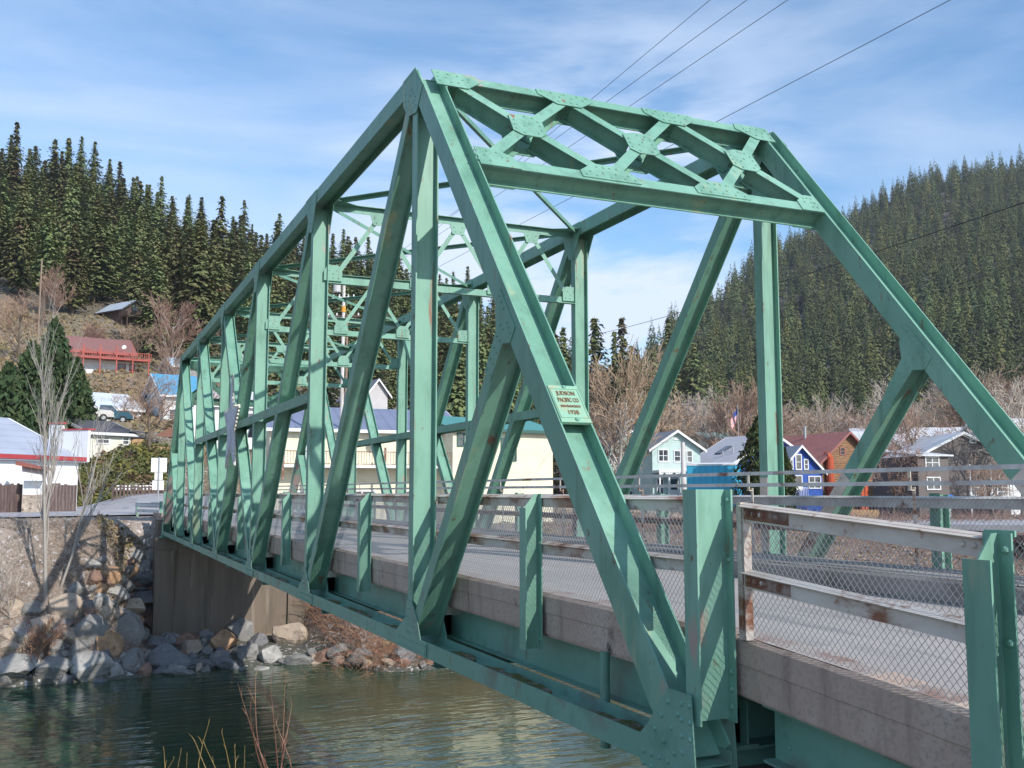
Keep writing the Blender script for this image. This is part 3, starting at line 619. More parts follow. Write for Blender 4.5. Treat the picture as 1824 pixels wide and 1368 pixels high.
# far abutment
m=MB(); m.box(46.75,48.3,-7.2,.30,-8,-.26); m.box(47.35,47.9,-6.4,.18,-.26,.50); 
m.box(46.60,46.752,-.62,.301,-8,-.9); m.box(46.60,46.752,-7.2,-6.35,-8,-.9)
m.prism([(47.9,.16,.60),(47.9,.16,-4.5),(49.2,.16,-3.2),(52.2,.16,.2),(52.2,.16,.60)],(0,-.3,0)); m.prism([(47.9,-6.1,.60),(47.9,-6.1,-4.5),(49.2,-6.1,-3.2),(52.2,-6.1,.2),(52.2,-6.1,.60)],(0,-.3,0))
o=m.build('abutment',conc_dk); tag(o,'tall stained concrete abutment wall under the far end of the bridge','abutment')
m=MB(); m.box(47.35,49.5,-8.9,-7.25,-8,-.9); o=m.build('side_wall',conc_dk); tag(o,'narrow pale concrete wall standing beside the far abutment','wall')
# far approach road
m=MB(); m.box(47.0,52.5,-5.9,-.1,.62,.80)
yy_=[-5.9+i*1.5 for i in range(26)]
def xl(y): return 52.4 if y<.2 else max(48.4,52.4-(y-.2)*.55)
for y0,y1 in zip(yy_,yy_[1:]):
    n=18
    for k in range(n):
        q=[]
        for (f,y) in((k/n,y0),((k+1)/n,y0),((k+1)/n,y1),(k/n,y1)):
            x=xl(y)+(78-xl(y))*f; q.append((x,y,max(.76,base(x,y)+ramp(x,y))+.045))
        m.add(q,[(0,1,2,3)])
o=m.build('road',road_m); tag(o,kind='structure')
m=MB(); m.prism([(52,2.9,.815),(60,4.9,.830),(60,5.05,.830),(52,3.05,.815)],(0,0,.004)); o=m.build('road_marking',white_p); tag(o,kind='structure')
gr=thing('guardrail','short corrugated white steel guardrail on green posts by the far end of the bridge','guardrail',(50,.5,.8),world=True)
A_=Vector((48.6,.02,0));B_=Vector((52.0,1.02,0)); dd=(B_-A_).normalized(); nn_=Vector((-dd.y,dd.x,0))
m=MB(); prof=[(0,1.52),(.05,1.46),(0,1.38),(.05,1.30),(0,1.22)]
for (o1,z1),(o2,z2) in zip(prof,prof[1:]): m.prism([A_+nn_*o1+UZ*z1,A_+nn_*o2+UZ*z2,B_+nn_*o2+UZ*z2,B_+nn_*o1+UZ*z1],nn_*.006)
m.bar(A_+UZ*1.03,B_+UZ*1.03,nn_,UZ,.02,.16); m.build('rail',M('white_guardrail_paint',(.62,.62,.62),.5,[((.45,.42,.40),2,.5,.7,S1)]),gr)
for q in(B_,A_+dd*.1):
    m=MB(); m.bar(q-nn_*.1+UZ*-.1,q-nn_*.1+UZ*1.55,dd,nn_,.16,.12); m.build('post',green,gr)
m=MB(); curb(m,48.0,52.2,6,zero,-.74+.5,-.42+.5,.5,.95); o=m.build('concrete_curb',concrete,br)
# signs seen from behind
st=thing('road_sign','white sign panels seen from behind on a thin pole by the far bridge end','sign',(53,-.1,.8),world=True)
m=MB(); m.tube((53,-.2,.6),(53,-.2,4.0),.04,.04,8,True); m.build('pole',galv,st)
for (y0,y1,z0,z1) in((-.62,.22,3.15,3.95),(-.42,.02,2.72,3.13),(-.5,.12,2.15,2.68)):
    m=MB(); m.box(53.05,53.07,y0,y1,z0,z1); m.build('sign_panel',white_p,st)
# ------------------------------------------------------------------ conifers
def conifer(seed,h,rad,nl,nb,sub,mat,bark,name='pine_tree',low=.12,label=None,cat='tree',group=None):
    r=random.Random(seed); root=thing(name,label,cat,group=group)
    t=MB(); t.tube((0,0,-1),(0,0,h*.96),h*.013,.02,6); 
    if low>.1:
        for k in range(6):
            a=r.random()*6.28; z=h*low*r.uniform(.3,1.1); t.tube((0,0,z),(math.cos(a)*rad*.4,math.sin(a)*rad*.4,z-.2),.04,.01,3)
    t.build('trunk',bark,root)
    m=MB()
    lop=[1+.22*math.sin(2.1*q+seed) for q in range(8)]
    for k in range(nl):
        f=k/(nl-1); prof=(1-f)**(.95 if seed%2 else .75)*(.65+.35*min(1,f*4)); cr=rad*prof*r.uniform(.8,1.15)+.12
        n=max(4,int(nb*(.35+.65*prof)))
        for b in range(n):
            if r.random()<.10: continue
            a=2*math.pi*(b+r.random())/n+k*1.7; L=cr*r.uniform(.45,1.15)*lop[int(a*1.27)%8]; z=min(h*.985,h*(low+(1-low)*f)+r.uniform(-.9,.9)*h/nl)
            up=.30-.65*(1-f); d=Vector((math.cos(a),math.sin(a),0)); q=Vector((-d.y,d.x,0)); ns=max(2,int(L/.46))
            for s_ in range(ns):
                u0=(s_+.6)/ns; c0=Vector((0,0,z))+d*(L*u0)+UZ*(L*(up*.5*u0-.25*u0*u0*(1.2-f)))+Vector((r.uniform(-1,1),r.uniform(-1,1),r.uniform(-1,1)))*.22
                w=r.uniform(.22,.55)*(1.15-.4*u0)
                t1=(d+Vector((r.uniform(-.4,.4),r.uniform(-.4,.4),r.uniform(-1.3,-.1)))).normalized()*w*1.25; t2=(q+Vector((r.uniform(-.3,.3),r.uniform(-.3,.3),r.uniform(-.4,.4)))).normalized()*w*.75
                m.add([c0-t1*.8,c0+t2,c0+t1,c0-t2],[(0,1,2,3)])
    m.add([(0.12,0,h*.93),(-.1,.1,h*.93),(0,0,h*1.02)],[(0,1,2)])
    m.build('crown',mat,root); return root
protos=[conifer(11,28,6.0,54,19,3,fir,bark_br),conifer(12,25,5.6,50,18,3,fir,bark_br),conifer(13,31,6.2,60,18,3,fir,bark_br,low=.18),conifer(14,21,5.4,44,18,3,fir,bark_br),conifer(15,29,4.4,56,15,3,fir,bark_br,low=.28),conifer(16,18,4.2,38,17,3,fir,bark_br,low=.04)]
used_=[False]*len(protos)
cn=0; rf=random.Random(3)
LBL_F='tall dark green conifer standing close among many others on the forested hillside'; GRP_F='conifers on the forested hillsides'
def put_tree(i,x,y,s,label=LBL_F,group=GRP_F,z=None):
    global cn
    pz=(H(x,y)-.3) if z is None else z
    rz=rf.uniform(0,6.28)
    if not used_[i]:
        used_[i]=True; o=protos[i]; o.location=(x,y,pz); o.rotation_euler=(0,0,rz); o.scale=(s*1.3,s*1.3,s*rf.uniform(.92,1.1)); o['label']=label
        if group:o['group']=group
    else:
        o=dup(protos[i],(x,y,pz),rz,s,label,group)
        xw=s*rf.uniform(1.12,1.5); o.scale=(xw,xw,s*rf.uniform(.88,1.12))
        if not group and 'group' in o: del o['group']
    cn+=1; return o
# the big ones on the left hillside, placed row by row over the slope
def pos(u,D): p=P(u,D); return p.x,p.y
placed=[]
row=[(196,0,60),(206,60,150),(214,150,300)]
Ds=[196,208,221,235,250,265,280,294,306,317,327]
for k,D in enumerate(Ds):
    u=-40+rf.random()*20
    while u<1010:
        ok=True
        if u<70 and D<205: ok=False
        if 130<u<250 and D<200: ok=False
        if ok:
            DD=D+rf.uniform(-9,9)+ (0 if u<480 else (u-480)*.02)
            # thin behind the yellow building where only crowns show
            if not(u>480 and D<190):
                x,y=pos(u,DD); i=rf.choice([0,1,2,3,4,0,2,3]); put_tree(i,x,y,rf.choice([.5,.62,.7,.78,.85])*rf.uniform(.85,1.12) if D<300 else rf.choice([.5,.62,.72,.78,.86])*rf.uniform(.9,1.1))
        u+=rf.uniform(3.7,6.0)*1769/D*(1.12 if D<250 else .93)
# lower trees behind the town between the bridge panels
for u,D,s,i in((360,150,.72,5),(395,165,.7,3),(430,150,.6,5),(455,172,.8,0),(500,160,.7,3),(540,150,.62,5),(575,176,.85,1),(640,168,.8,3),(690,150,.72,5),(740,160,.9,1),(775,150,.8,5),(812,150,.9,0),(850,170,.8,3),(870,146,.75,5),(905,160,.9,1),(262,168,.70,1),(300,176,.8,0),(340,170,.86,2),(60,190,.75,4)):
    x,y=pos(u,D); put_tree(i,x,y,s)
# skyline group in the gap and at the foot of the right hill
for u,v,D,i in((1005,545,260,0),(1035,560,270,2),(1062,578,255,1),(1082,572,250,3),(1098,568,262,2),(1112,548,250,4),(1128,590,270,1),(1150,575,300,3),(1168,590,290,0),(1195,560,330,2),(1222,545,345,4),(1240,560,340,1),(960,545,265,0),(985,560,270,3),(920,530,280,2),(885,520,285,0)):
    x,y=pos(u,D); h=[30,26,34,22,29,18][i]; zt=Z(u,v,D); s=(zt-H(x,y))/h; put_tree(i,x,y,max(.5,min(1.5,s)))
x,y=pos(266,165); o=put_tree(1,x,y,.66,'yellowish green rounded conifer standing right of the brown hillside cabin',None); o.scale=(.9,.9,.66)
# far wood on the right hill
def wood(name,ulist):
    r=random.Random(5); m=MB(); tint=[]
    near=[]
    D=250
    pts=[]
    while D<935:
        u=1010 if D<440 else 1130
        while u<1890:
            a=az_of(u); lim=lerpt(TR,a)+18
            if D<lim and D>lerpt(TF,a)+6: pts.append((u+r.uniform(-14,14),D+r.uniform(-12,12)))
            u+=r.uniform(3.4,7.4)*1769/D
        D+=9+D*.009
    return pts
pts=wood('w',0)
pts.sort(key=lambda q:q[1])
budget=max(0,min(len(pts),296-cn))
for u,D in pts[:budget]:
    x,y=pos(u,D); put_tree(rf.choice([0,1,2,3,4]),x,y,rf.uniform(.45,.78))
lp=[]
def lowcon(seed,h,rad):
    r=random.Random(seed); v=[];f0=[]
    lobes=[r.uniform(.8,1.2) for _ in range(6)]
    for k in range(330):
        f=1-(1-r.random())**.62; z=h*(.04+.96*f); cr=rad*(1-f)**.85*(.82+.18*math.sin(f*46+seed))+.12; a=r.random()*6.283; q=cr*r.uniform(.72,1.06)*lobes[int(a*.95)%6]
        ca_,sa_=math.cos(a),math.sin(a); c=Vector((ca_*q,sa_*q,z)); w=r.uniform(.7,1.35)*(.35+.65*(1-f))
        d=Vector((ca_*.75,sa_*.75,r.uniform(-1.1,-.5))).normalized()*w*1.15; t=Vector((-sa_,ca_,r.uniform(-.25,.25)))*w*.7; o=len(v)
        v+=[tuple(c-d*.8),tuple(c+t),tuple(c+d),tuple(c-t)]; f0.append((o,o+1,o+2,o+3))
    f=f0
    return v,f
lp=[lowcon(40+k,h,rr) for k,(h,rr) in enumerate(((26,5.6),(29,6.0),(22,5.4),(24,4.8)))]
V=[];Fc=[];T=[]
r=random.Random(9)
for u,D in pts[budget:]:
    x,y=pos(u,D); z=H(x,y)-1; v,f=r.choice(lp); s=r.uniform(.5,.95); a=r.random()*6.28; ca_,sa_=math.cos(a)*s,math.sin(a)*s; o=len(V)
    V+=[(x+p[0]*ca_-p[1]*sa_,y+p[0]*sa_+p[1]*ca_,z+p[2]*s) for p in v]; Fc+=[tuple(i+o for i in q) for q in f]
    k=r.uniform(.6,1.3); g_=r.random(); c=(.118*k*(1+.45*g_),.158*k,.064*k*(1-.2*g_),1); T+=[c]*len(v)
me=bpy.data.meshes.new('distant_forest'); me.from_pydata(V,[],Fc); me.update(); ca=me.color_attributes.new('tint','FLOAT_COLOR','POINT'); ca.data.foreach_set('color',[c for q in T for c in q]); me.materials.append(fir2)
o=bpy.data.objects.new('distant_forest',me); C.objects.link(o); tag(o,'dense conifer forest covering the far right hillside','forest',kind='stuff')
# ------------------------------------------------------------------ bare trees
def bare(seed,h,rt,spread,levels,kids,mat,bark,name='bare_tree',label=None,group=None,minr=.012,lean=(0,0),clear=.25,stems=1):
    r=random.Random(seed); root=thing(name,label,'tree',group=group); tm=MB(); cm=MB()
    def grow(p,d,L,rad,lv):
        n=3 if lv<levels-1 else 2; q=p; dd=d.copy(); pts_=[(p,rad)]
        for k in range(n):
            dd=(dd+Vector((r.uniform(-1,1),r.uniform(-1,1),r.uniform(-.5,.9)))*.16).normalized(); q2=q+dd*(L/n); r2=max(minr,rad*(1-.5*(k+1)/n))
            (tm if lv<=1 else cm).tube(q,q2,max(minr,rad*(1-.5*k/n)),r2,6 if lv==0 else 4 if lv<3 else 3); q=q2; pts_.append((q,r2))
        if lv>=levels: return
        nk=kids[lv] if lv<len(kids) else kids[-1]
        for j in range(nk):
            f=clear+(1-clear)*(j+r.random())/nk if lv==0 else .25+.75*(j+r.random())/nk
            i=min(n-1,int(f*n)); fr=f*n-i; b=pts_[i][0].lerp(pts_[i+1][0],fr); rb=pts_[i][1]+(pts_[i+1][1]-pts_[i][1])*fr
            a=r.random()*6.28+j*2.4; k=Vector((0,0,1)) if abs(dd.z)<.9 else Vector((1,0,0)); u=d.cross(k).normalized(); w=d.cross(u)
            nd=(d*(1.0-spread*.45)+(u*math.cos(a)+w*math.sin(a))*spread+Vector((0,0,.18))).normalized()
            grow(b,nd,L*r.uniform(.42,.68)*(1.05-.35*f if lv==0 else 1),rb*.6,lv+1)
    for s in range(stems):
        o=Vector((r.uniform(-.4,.4),r.uniform(-.4,.4),0))*(stems>1)
        d=Vector((lean[0]+r.uniform(-.3,.3)*(stems>1),lean[1]+r.uniform(-.3,.3)*(stems>1),1)).normalized()
        grow(o-UZ*.3,d,h*.62*(r.uniform(.7,1) if s else 1),rt*(1 if s==0 else .7),0)
    tm.build('trunk',bark,root); cm.build('crown',mat,root); return root
bp=[bare(1,15,.26,.75,4,(9,6,5,4),twig_br,bark_br,minr=.022),bare(2,17,.28,.65,4,(10,6,5,4),twig_wh,bark_gr,minr=.022),bare(3,12,.22,.85,4,(8,6,5,4),twig_br,bark_br,minr=.022),bare(4,14,.2,.55,4,(10,6,5,4),twig_br,bark_gr,minr=.022),bare(5,9,.14,.8,3,(9,7,6),twig_br,bark_br,minr=.018,stems=4)]
bused=[False]*5
def put_bare(i,x,y,s,label,group=None,z=None):
    rz=rf.uniform(0,6.28); pz=H(x,y) if z is None else z
    if not bused[i]: bused[i]=True; o=bp[i]; o.location=(x,y,pz); o.rotation_euler=(0,0,rz); o.scale=(s,s,s); o['label']=label; o['group']=group or ''
    else: o=dup(bp[i],(x,y,pz),rz,s,label,group)
    if not group and 'group' in o: del o['group']
    return o
LB='leafless brown tree in the band of bare trees behind the right hand houses'; GB='bare trees behind the houses'
for k in range(104):
    u=1010+(k*11.6)%850+rf.uniform(-8,8); D=rf.uniform(124,240); x,y=pos(u,D)
    put_bare(rf.choice([0,1,2,3,0,3]),x,y,rf.uniform(.75,1.15)*(.82 if D<140 else 1.25),LB,GB)
LB2='leafless tree among the houses seen through the bridge truss'; GB2='bare trees seen through the truss'
for u,D in((640,110),(655,118),(672,108),(690,116),(560,112),(530,120),(705,122),(610,125),(735,118),(300,126),(350,118),(385,122),(470,118),(500,112)):
    x,y=pos(u,D); put_bare(rf.choice([0,2,3]),x,y,rf.uniform(.5,.72),LB2,GB2)
for u,v0,v1,D,i,lb in((1100,885,600,92,3,'tall leafless tree in front of the mint green house'),(1078,885,690,95,0,'crooked leafless tree left of the mint green house'),(1188,800,650,122,2,'dark leafless spreading tree behind the mint green house'),
  (1640,885,690,118,0,'dark leafless tree between the red building and the grey house'),(1590,885,760,100,2,'small leafless tree in front of the red porch'),(1770,900,800,96,2,'leafless spreading fruit tree right of the grey house'),(1820,880,650,110,1,'tall pale leafless tree at the right edge'),
  (262,815,640,96,0,'large leafless tree behind the small cream house'),(215,750,690,108,2,'small leafless tree beside the white roofed house'),(300,640,515,150,3,'slender pale poplar on the hillside above the blue roof'),(235,600,560,160,2,'little leafless tree at the end of the red deck'),(150,610,560,168,4,'grey leafless shrub above the red roofed lodge'),
  (20,600,505,150,0,'leafless tree at the left edge on the hillside'),(75,560,470,178,3,'grey leafless tree at the forest edge on the left')):
    x,y=pos(u,D); hh=[15,17,12,14,9][i]; zb=H(x,y); s=(Z(u,v1,D)-zb)/(hh*1.0); put_bare(i,x,y,max(.2,min(1.6,s)),lb)
# pale tree on the far bank, left foreground
p,D=hit(95,1075); D=D or 48
t1=bare(21,14.0,.15,.30,4,(10,4,3,3),bark_gr,bark_gr,label='slim pale grey leafless tree on the river bank at the left',minr=.009,clear=.30)
x,y=pos(92,D); t1.location=(x,y,H(x,y)-.3); t1.scale=(.62,.62,.93)
t2=bare(22,11.0,.08,.34,3,(8,4,3),bark_gr,bark_gr,label='thin leaning leafless sapling right of the pale bank tree',minr=.008,lean=(0,-.22)); x,y=pos(110,D+.5); t2.location=(x,y,H(x,y)-.3); t2.scale=(.8,.8,.9)
t3=bare(23,5,.05,.5,3,(7,4,3),twig_rd,bark_br,label='dark leafless bush growing at the foot of the rocks',minr=.009,stems=5); x,y=pos(88,D-2.6); t3.location=(x,y,H(x,y)-.3); t3.scale=(.75,.75,.6)
t4=bare(24,6,.05,.5,3,(7,4,3),twig_wh,bark_gr,label='leafless bush on the gravel bank at the left edge',minr=.009,stems=4); x,y=pos(20,D-.5); t4.location=(x,y,H(x,y)-.3); t4.scale=(.8,.8,.75)
# willow shoots rising in the foreground below the bridge
def shoots(seed,name,label,mat,base_,tips,r0):
    r=random.Random(seed); m=MB(); b=Vector(base_)
    for (tx,ty,tz,n) in tips:
        tip=Vector((tx,ty,tz)); k=6; prev=b; bend=Vector((r.uniform(-.1,.1),r.uniform(-.1,.1),0))
        for i in range(1,k+1):
            f=i/k; q=b.lerp(tip,f)+bend*math.sin(f*3.14)+Vector((0,0,-.12*math.sin(f*3.14))); m.tube(prev,q,r0*(1-.8*(i-1)/k),r0*(1-.8*f),5)
            if i>1:
                for s in range(n):
                    d=(tip-b).normalized()+Vector((r.uniform(-.7,.7),r.uniform(-.7,.7),r.uniform(-.1,.5))); L=r.uniform(.1,.34)*(tip-b).length*.5; e=q+d.normalized()*L; m.tube(q,(q+e)/2+UZ*.01,r0*.3,r0*.22,4); m.tube((q+e)/2+UZ*.01,e+UZ*L*.12,r0*.22,r0*.1,4)
            prev=q
    o=m.build(name,mat); tag(o,label,'shrub'); return o
def at(u,v,D): d=ray(u,v); k=D/math.hypot(d.x,d.y); return CAM+d*k
b=at(497,1400,8.2); tp=[(*at(u,v,8.2+dz),n) for u,v,dz,n in((455,1205,0,1),(430,1240,.2,2),(482,1222,-.2,1),(508,1215,.3,1),(445,1268,-.3,2),(492,1290,.1,2),(520,1255,.3,1))]
shoots(1,'willow_shoots','thin reddish willow shoots rising in front of the dark water',twig_dk,b,tp,.0075)
b=at(398,1420,6.6); tp=[(*at(u,v,6.6+dz),n) for u,v,dz,n in((372,1288,0,1),(348,1322,.2,1),(395,1305,-.1,1),(418,1330,.2,1),(436,1332,-.2,1),(366,1330,.1,1))]
shoots(2,'willow_shoots','yellowish willow shoots at the bottom edge of the picture',twig_ye,b,tp,.0058)
b=at(312,1420,6.9); tp=[(*at(u,v,6.9),1) for u,v in((292,1335),(322,1340),(333,1345),(309,1352))]
shoots(3,'willow_shoots','short yellow willow shoots left of the taller ones at the bottom edge',twig_ye,b,tp,.005)
# ------------------------------------------------------------------ houses
GR_ROOF=M('grey_shingle_roof',(.22,.22,.25),.85,[((.28,.28,.31),1.2,.45,.7,S1)],wave=(3.2,.25,1))
roofs={}
def rm(n,c,rib=None): 
    if n not in roofs: roofs[n]=M(n,c,.5,[((c[0]*.82,c[1]*.82,c[2]*.82),.5,.4,.7,S1)],wave=rib)
    return roofs[n]
trimw=M('white_trim',(.78,.78,.78),.6)
def house(name,label,A,B,depth,zb,hw,hr,ridge,wall,roof,wins=(),over=.45,trim=trimw,extra=None,rt=.14,cat='house',flush=0.0):
    """A,B: front wall ends (left,right from the camera); hw wall height, hr ridge rise"""
    A=Vector((A[0],A[1],0));B=Vector((B[0],B[1],0)); L=(B-A).length; rz=math.atan2(B.y-A.y,B.x-A.x)
    root=thing(name,label,cat,(A.x,A.y,zb),rz)
    m=MB(); m.box(0,L,0,depth,-1.5,hw)
    if hr>0:
        if ridge=='y': m.prism([(0,0,hw),(L,0,hw),(L/2,0,hw+hr)],(0,depth,0))
        elif ridge=='x': m.prism([(0,0,hw),(0,depth/2,hw+hr),(0,depth,hw)],(L,0,0))
    m.build('wall',wall,root)
    r=MB(); o=over; g=.012
    if ridge=='y':
        sl=hr/(L/2); x0=-o; z0=hw-o*sl
        for sgn in(1,-1):
            e=(lambda x:x) if sgn>0 else (lambda x:L-x)
            pl=[(e(x0),-o,z0+g),(e(L/2),-o,hw+hr+g),(e(L/2),-o,hw+hr+g+rt),(e(x0),-o,z0+g+rt)]
            r.prism(pl if sgn>0 else pl[::-1],(0,depth+2*o,0))
    elif ridge=='x':
        sl=hr/(depth/2); y0=-o; z0=hw-o*sl
        for sgn in(1,-1):
            e=(lambda y:y) if sgn>0 else (lambda y:depth-y)
            pl=[(-o,e(y0),z0+g),(-o,e(depth/2),hw+hr+g),(-o,e(depth/2),hw+hr+g+rt),(-o,e(y0),z0+g+rt)]
            r.prism(pl[::-1] if sgn>0 else pl,(L+2*o,0,0))
    elif ridge=='shed':
        r.prism([(-o,-o,hw+g),(-o,depth+o,hw+hr+g),(-o,depth+o,hw+hr+g+rt),(-o,-o,hw+g+rt)][::-1],(L+2*o,0,0))
    else: r.box(-o,L+o,-o,depth+o,hw+g,hw+g+rt)
    ro=r.build('roof',roof,root)
    if trim and ridge in('x','y'):
        t=MB(); 
        if ridge=='y':
            for sgn in(1,-1):
                e=(lambda x:x) if sgn>0 else (lambda x:L-x)
                pl=[(e(-o-.02),-o-.05,hw-o*sl-.12),(e(L/2),-o-.05,hw+hr-.10),(e(L/2),-o-.05,hw+hr+rt+.03),(e(-o-.02),-o-.05,hw-o*sl+rt+.02)]
                t.prism(pl if sgn>0 else pl[::-1],(0,.045,0))
        else:
            t.box(-o-.04,L+o+.04,-o-.05,-o-.005,hw-o*sl-.06,hw-o*sl+rt+.04)
            for xx in(L+o+.005,-o-.045):
                for sgn in(1,-1):
                    e=(lambda y:y) if sgn>0 else (lambda y:depth-y)
                    pl=[(xx,e(-o),hw-o*sl-.10),(xx,e(depth/2),hw+hr-.10),(xx,e(depth/2),hw+hr+rt+.03),(xx,e(-o),hw-o*sl+rt+.03)]
                    t.prism(pl[::-1] if sgn>0 else pl,(.04,0,0))
        t.build('fascia_board',trim,ro)
    for w in wins: window(root,L,depth,*w,trim=trim or trimw)
    return root,L
def window(root,L,depth,face,x,z,w,h,kind='w',trim=trimw):
    """x,z centre on the face"""
    def fb(m,x0,x1,z0,z1,o0,o1):
        if face=='f': m.box(x0,x1,-o1,-o0,z0,z1)
        elif face=='r': m.box(L+o0,L+o1,x0,x1,z0,z1)
        else: m.box(-o1,-o0,x0,x1,z0,z1)
    t=.10; x0,x1,z0,z1=x-w/2,x+w/2,z-h/2,z+h/2
    f=MB(); fb(f,x0-t,x1+t,z1,z1+t,.0,.07); fb(f,x0-t,x1+t,z0-t,z0,.0,.07); fb(f,x0-t,x0,z0,z1,.0,.07); fb(f,x1,x1+t,z0,z1,.0,.07)
    n=2 if w>.9 else 1
    if kind=='w':
        if n==2: fb(f,x-.035,x+.035,z0,z1,.0,.05)
        fb(f,x0,x1,z-.03,z+.03,.0,.045)
    elif kind=='d': fb(f,x0,x1,z0,z0+h*.35,0,.045)
    o=f.build('door' if kind=='d' else 'window',trim,root); g=MB(); fb(g,x0,x1,z0,z1,.004,.02); g.build('pane',glass,o)
def uv(u,D): p=P(u,D); return (p.x,p.y)
def part(root,name,mat,fn): m=MB(); fn(m); return m.build(name,mat,root)
def balustrade(root,x0,x1,y,z,h,mat,step=.18,post=1.8,name='balcony_railing',t=.035):
    m=MB(); m.box(x0,x1,y-.03,y+.03,z+h-.06,z+h); m.box(x0,x1,y-.02,y+.02,z+.06,z+.12)
    n=int((x1-x0)/step)
    for k in range(n+1): xx=x0+(x1-x0)*k/n; m.box(xx-t/2,xx+t/2,y-t/2,y+t/2,z+.12,z+h-.06)
    m.build(name,mat,root)
yel=paint('pale_yellow_siding',(.80,.74,.55),(6,.22,2)); mint=paint('mint_green_siding',(.50,.64,.60),(5,.22,2)); blue=paint('royal_blue_siding',(.030,.10,.42),(5,.25,2)); turq=paint('turquoise_metal_wall',(.06,.48,.74),(1.6,.3,0)); log=M('log_wall',(.30,.165,.085),.85,[((.16,.08,.045),3,.45,.6,(1,1,3)),((.42,.26,.14),1.5,.5,.7,(.5,.5,4))],wave=(4.2,.85,2))
redw=paint('barn_red_siding',(.26,.055,.045),(4,.3,2)); greyw=paint('grey_brown_siding',(.155,.13,.12),(5,.3,2)); cream=paint('cream_wall',(.80,.77,.64)); whitew=paint('white_wall',(.80,.80,.80)); brownw=paint('dark_brown_siding',(.10,.06,.045),(4,.3,2)); orange=paint('orange_paint',(.50,.09,.035))
# yellow building with balcony and its teal roofed wing
D0=75; zb=-.2; ze=Z(650,762,D0)
h,L=house('yellow_building','long pale yellow building with slate blue metal roof and a balcony',uv(478,76),uv(812,79),10,zb,ze-zb,1.9,'x',yel,rm('slate_blue_metal_roof',(.20,.23,.33),(1.1,.25,0)),
 [('f',13.9,ze-zb-2.05,1.5,1.5,'w'),('f',3.2,ze-zb-2.0,.9,1.4,'w'),('f',7.0,1.25,1.9,2.0,'w'),('f',10.2,1.2,1.0,2.1,'d'),('f',2.4,1.2,1.0,2.0,'d')],over=.6)
zbal=Z(650,828,D0-1)-zb
part(h,'balcony_floor',whitew,lambda m:m.box(-.3,L+.2,-1.6,-.01,zbal-.18,zbal))
balustrade(h,-.3,L+.2,-1.55,zbal,1.05,rusty,.2,t=.03)
for xx in(.8,4.6,8.4,12.0,): part(h,'balcony_post',rusty,lambda m:m.box(xx-.07,xx+.07,-1.62,-1.48,zbal-1.1,zbal+1.35))
m=MB(); m.tube((7.9,-.35,ze-zb-.95),(7.9,-.55,ze-zb-.85),.42,.46,16,True); o=m.build('satellite_dish',M('dish_grey',(.55,.54,.56),.5),h)
h,L=house('yellow_wing','yellow clapboard wing with teal green metal roof and bare hedge in front',uv(806,77),uv(985,82),9,zb,Z(900,766,79)-zb,1.15,'x',yel,rm('teal_metal_roof',(.075,.29,.27),(1.6,.35,0)),[('f',5.1,Z(900,800,79)-zb,1.3,1.7,'w'),('f',.7,Z(812,785,79)-zb,.5,.9,'w')],over=.5,trim=rm('dark_teal_trim',(.04,.12,.10)))
# mint green houses
zb=-.3
D0=105
h,L=house('mint_house','mint green gabled house with white balcony and porch',uv(1163,104),uv(1249,106),11,zb,Z(1160,799,D0)-zb,1.75,'y',mint,GR_ROOF,
 [('f',1.2,Z(1180,812,D0)-zb,.95,1.15,'w'),('f',2.75,Z(1200,813,D0)-zb,.6,1.1,'w'),('f',4.1,Z(1222,813,D0)-zb,.5,1.1,'w'),('f',2.35,Z(1200,868,D0)-zb,.8,1.7,'d'),('f',.8,Z(1200,868,D0)-zb,.6,1.6,'w')],over=.5)
zf=Z(1190,838,D0)-zb
part(h,'balcony_floor',whitew,lambda m:m.box(.1,3.4,-1.6,-.01,zf-.25,zf)); balustrade(h,.1,3.4,-1.55,zf,.95,trimw,.17)
for xx in(.2,1.2,2.3,3.3): part(h,'porch_post',trimw,lambda m:m.box(xx-.07,xx+.07,-1.6,-1.46,0,zf-.25))
part(h,'porch_arch',trimw,lambda m:[m.prism([(a,-1.56,zf-.25),(a+.5,-1.56,zf-.25),(a,-1.56,zf-.75)][::-1],(0,.05,0)) for a in(.2,1.2,2.3)]+[m.prism([(a,-1.56,zf-.25),(a-.5,-1.56,zf-.25),(a,-1.56,zf-.75)],(0,.05,0)) for a in(1.2,2.3,3.3)])
m=MB(); m.prism([(L/2-.28,-.02,zf+3.15),(L/2+.28,-.02,zf+3.15),(L/2+.2,-.02,zf+3.38),(L/2,-.02,zf+3.46),(L/2-.2,-.02,zf+3.38)],(0,-.04,0)); m.build('vent',trimw,h)
h,L=house('mint_house','mint green house wing with shaded side wall left of the balcony house',uv(1085,109),uv(1160,111),9,zb,Z(1110,799,109)-zb,1.9,'y',mint,GR_ROOF,[('f',3.0,1.6,1.2,1.5,'w'),('f',1.0,Z(1085,815,109)-zb,.6,1.0,'w')],over=.5)
balustrade(h,2.2,L,-1.2,.55,.9,trimw,.17,name='porch_railing')
h,L=house('mint_house','rear mint green house whose white trimmed gable rises above the others',uv(1062,119),uv(1186,121),10,zb,Z(1062,795,119)-zb,3.2,'y',mint,GR_ROOF,[('f',4.2,Z(1120,766,119)-zb,.7,.8,'w')],over=.55)
cedar_dk=M('dark_fir_foliage',(.050,.085,.035),.9,[((.10,.12,.05),.9,.5,.66,S1),((.03,.05,.025),2,.5,.7,S1)],spec=.2)
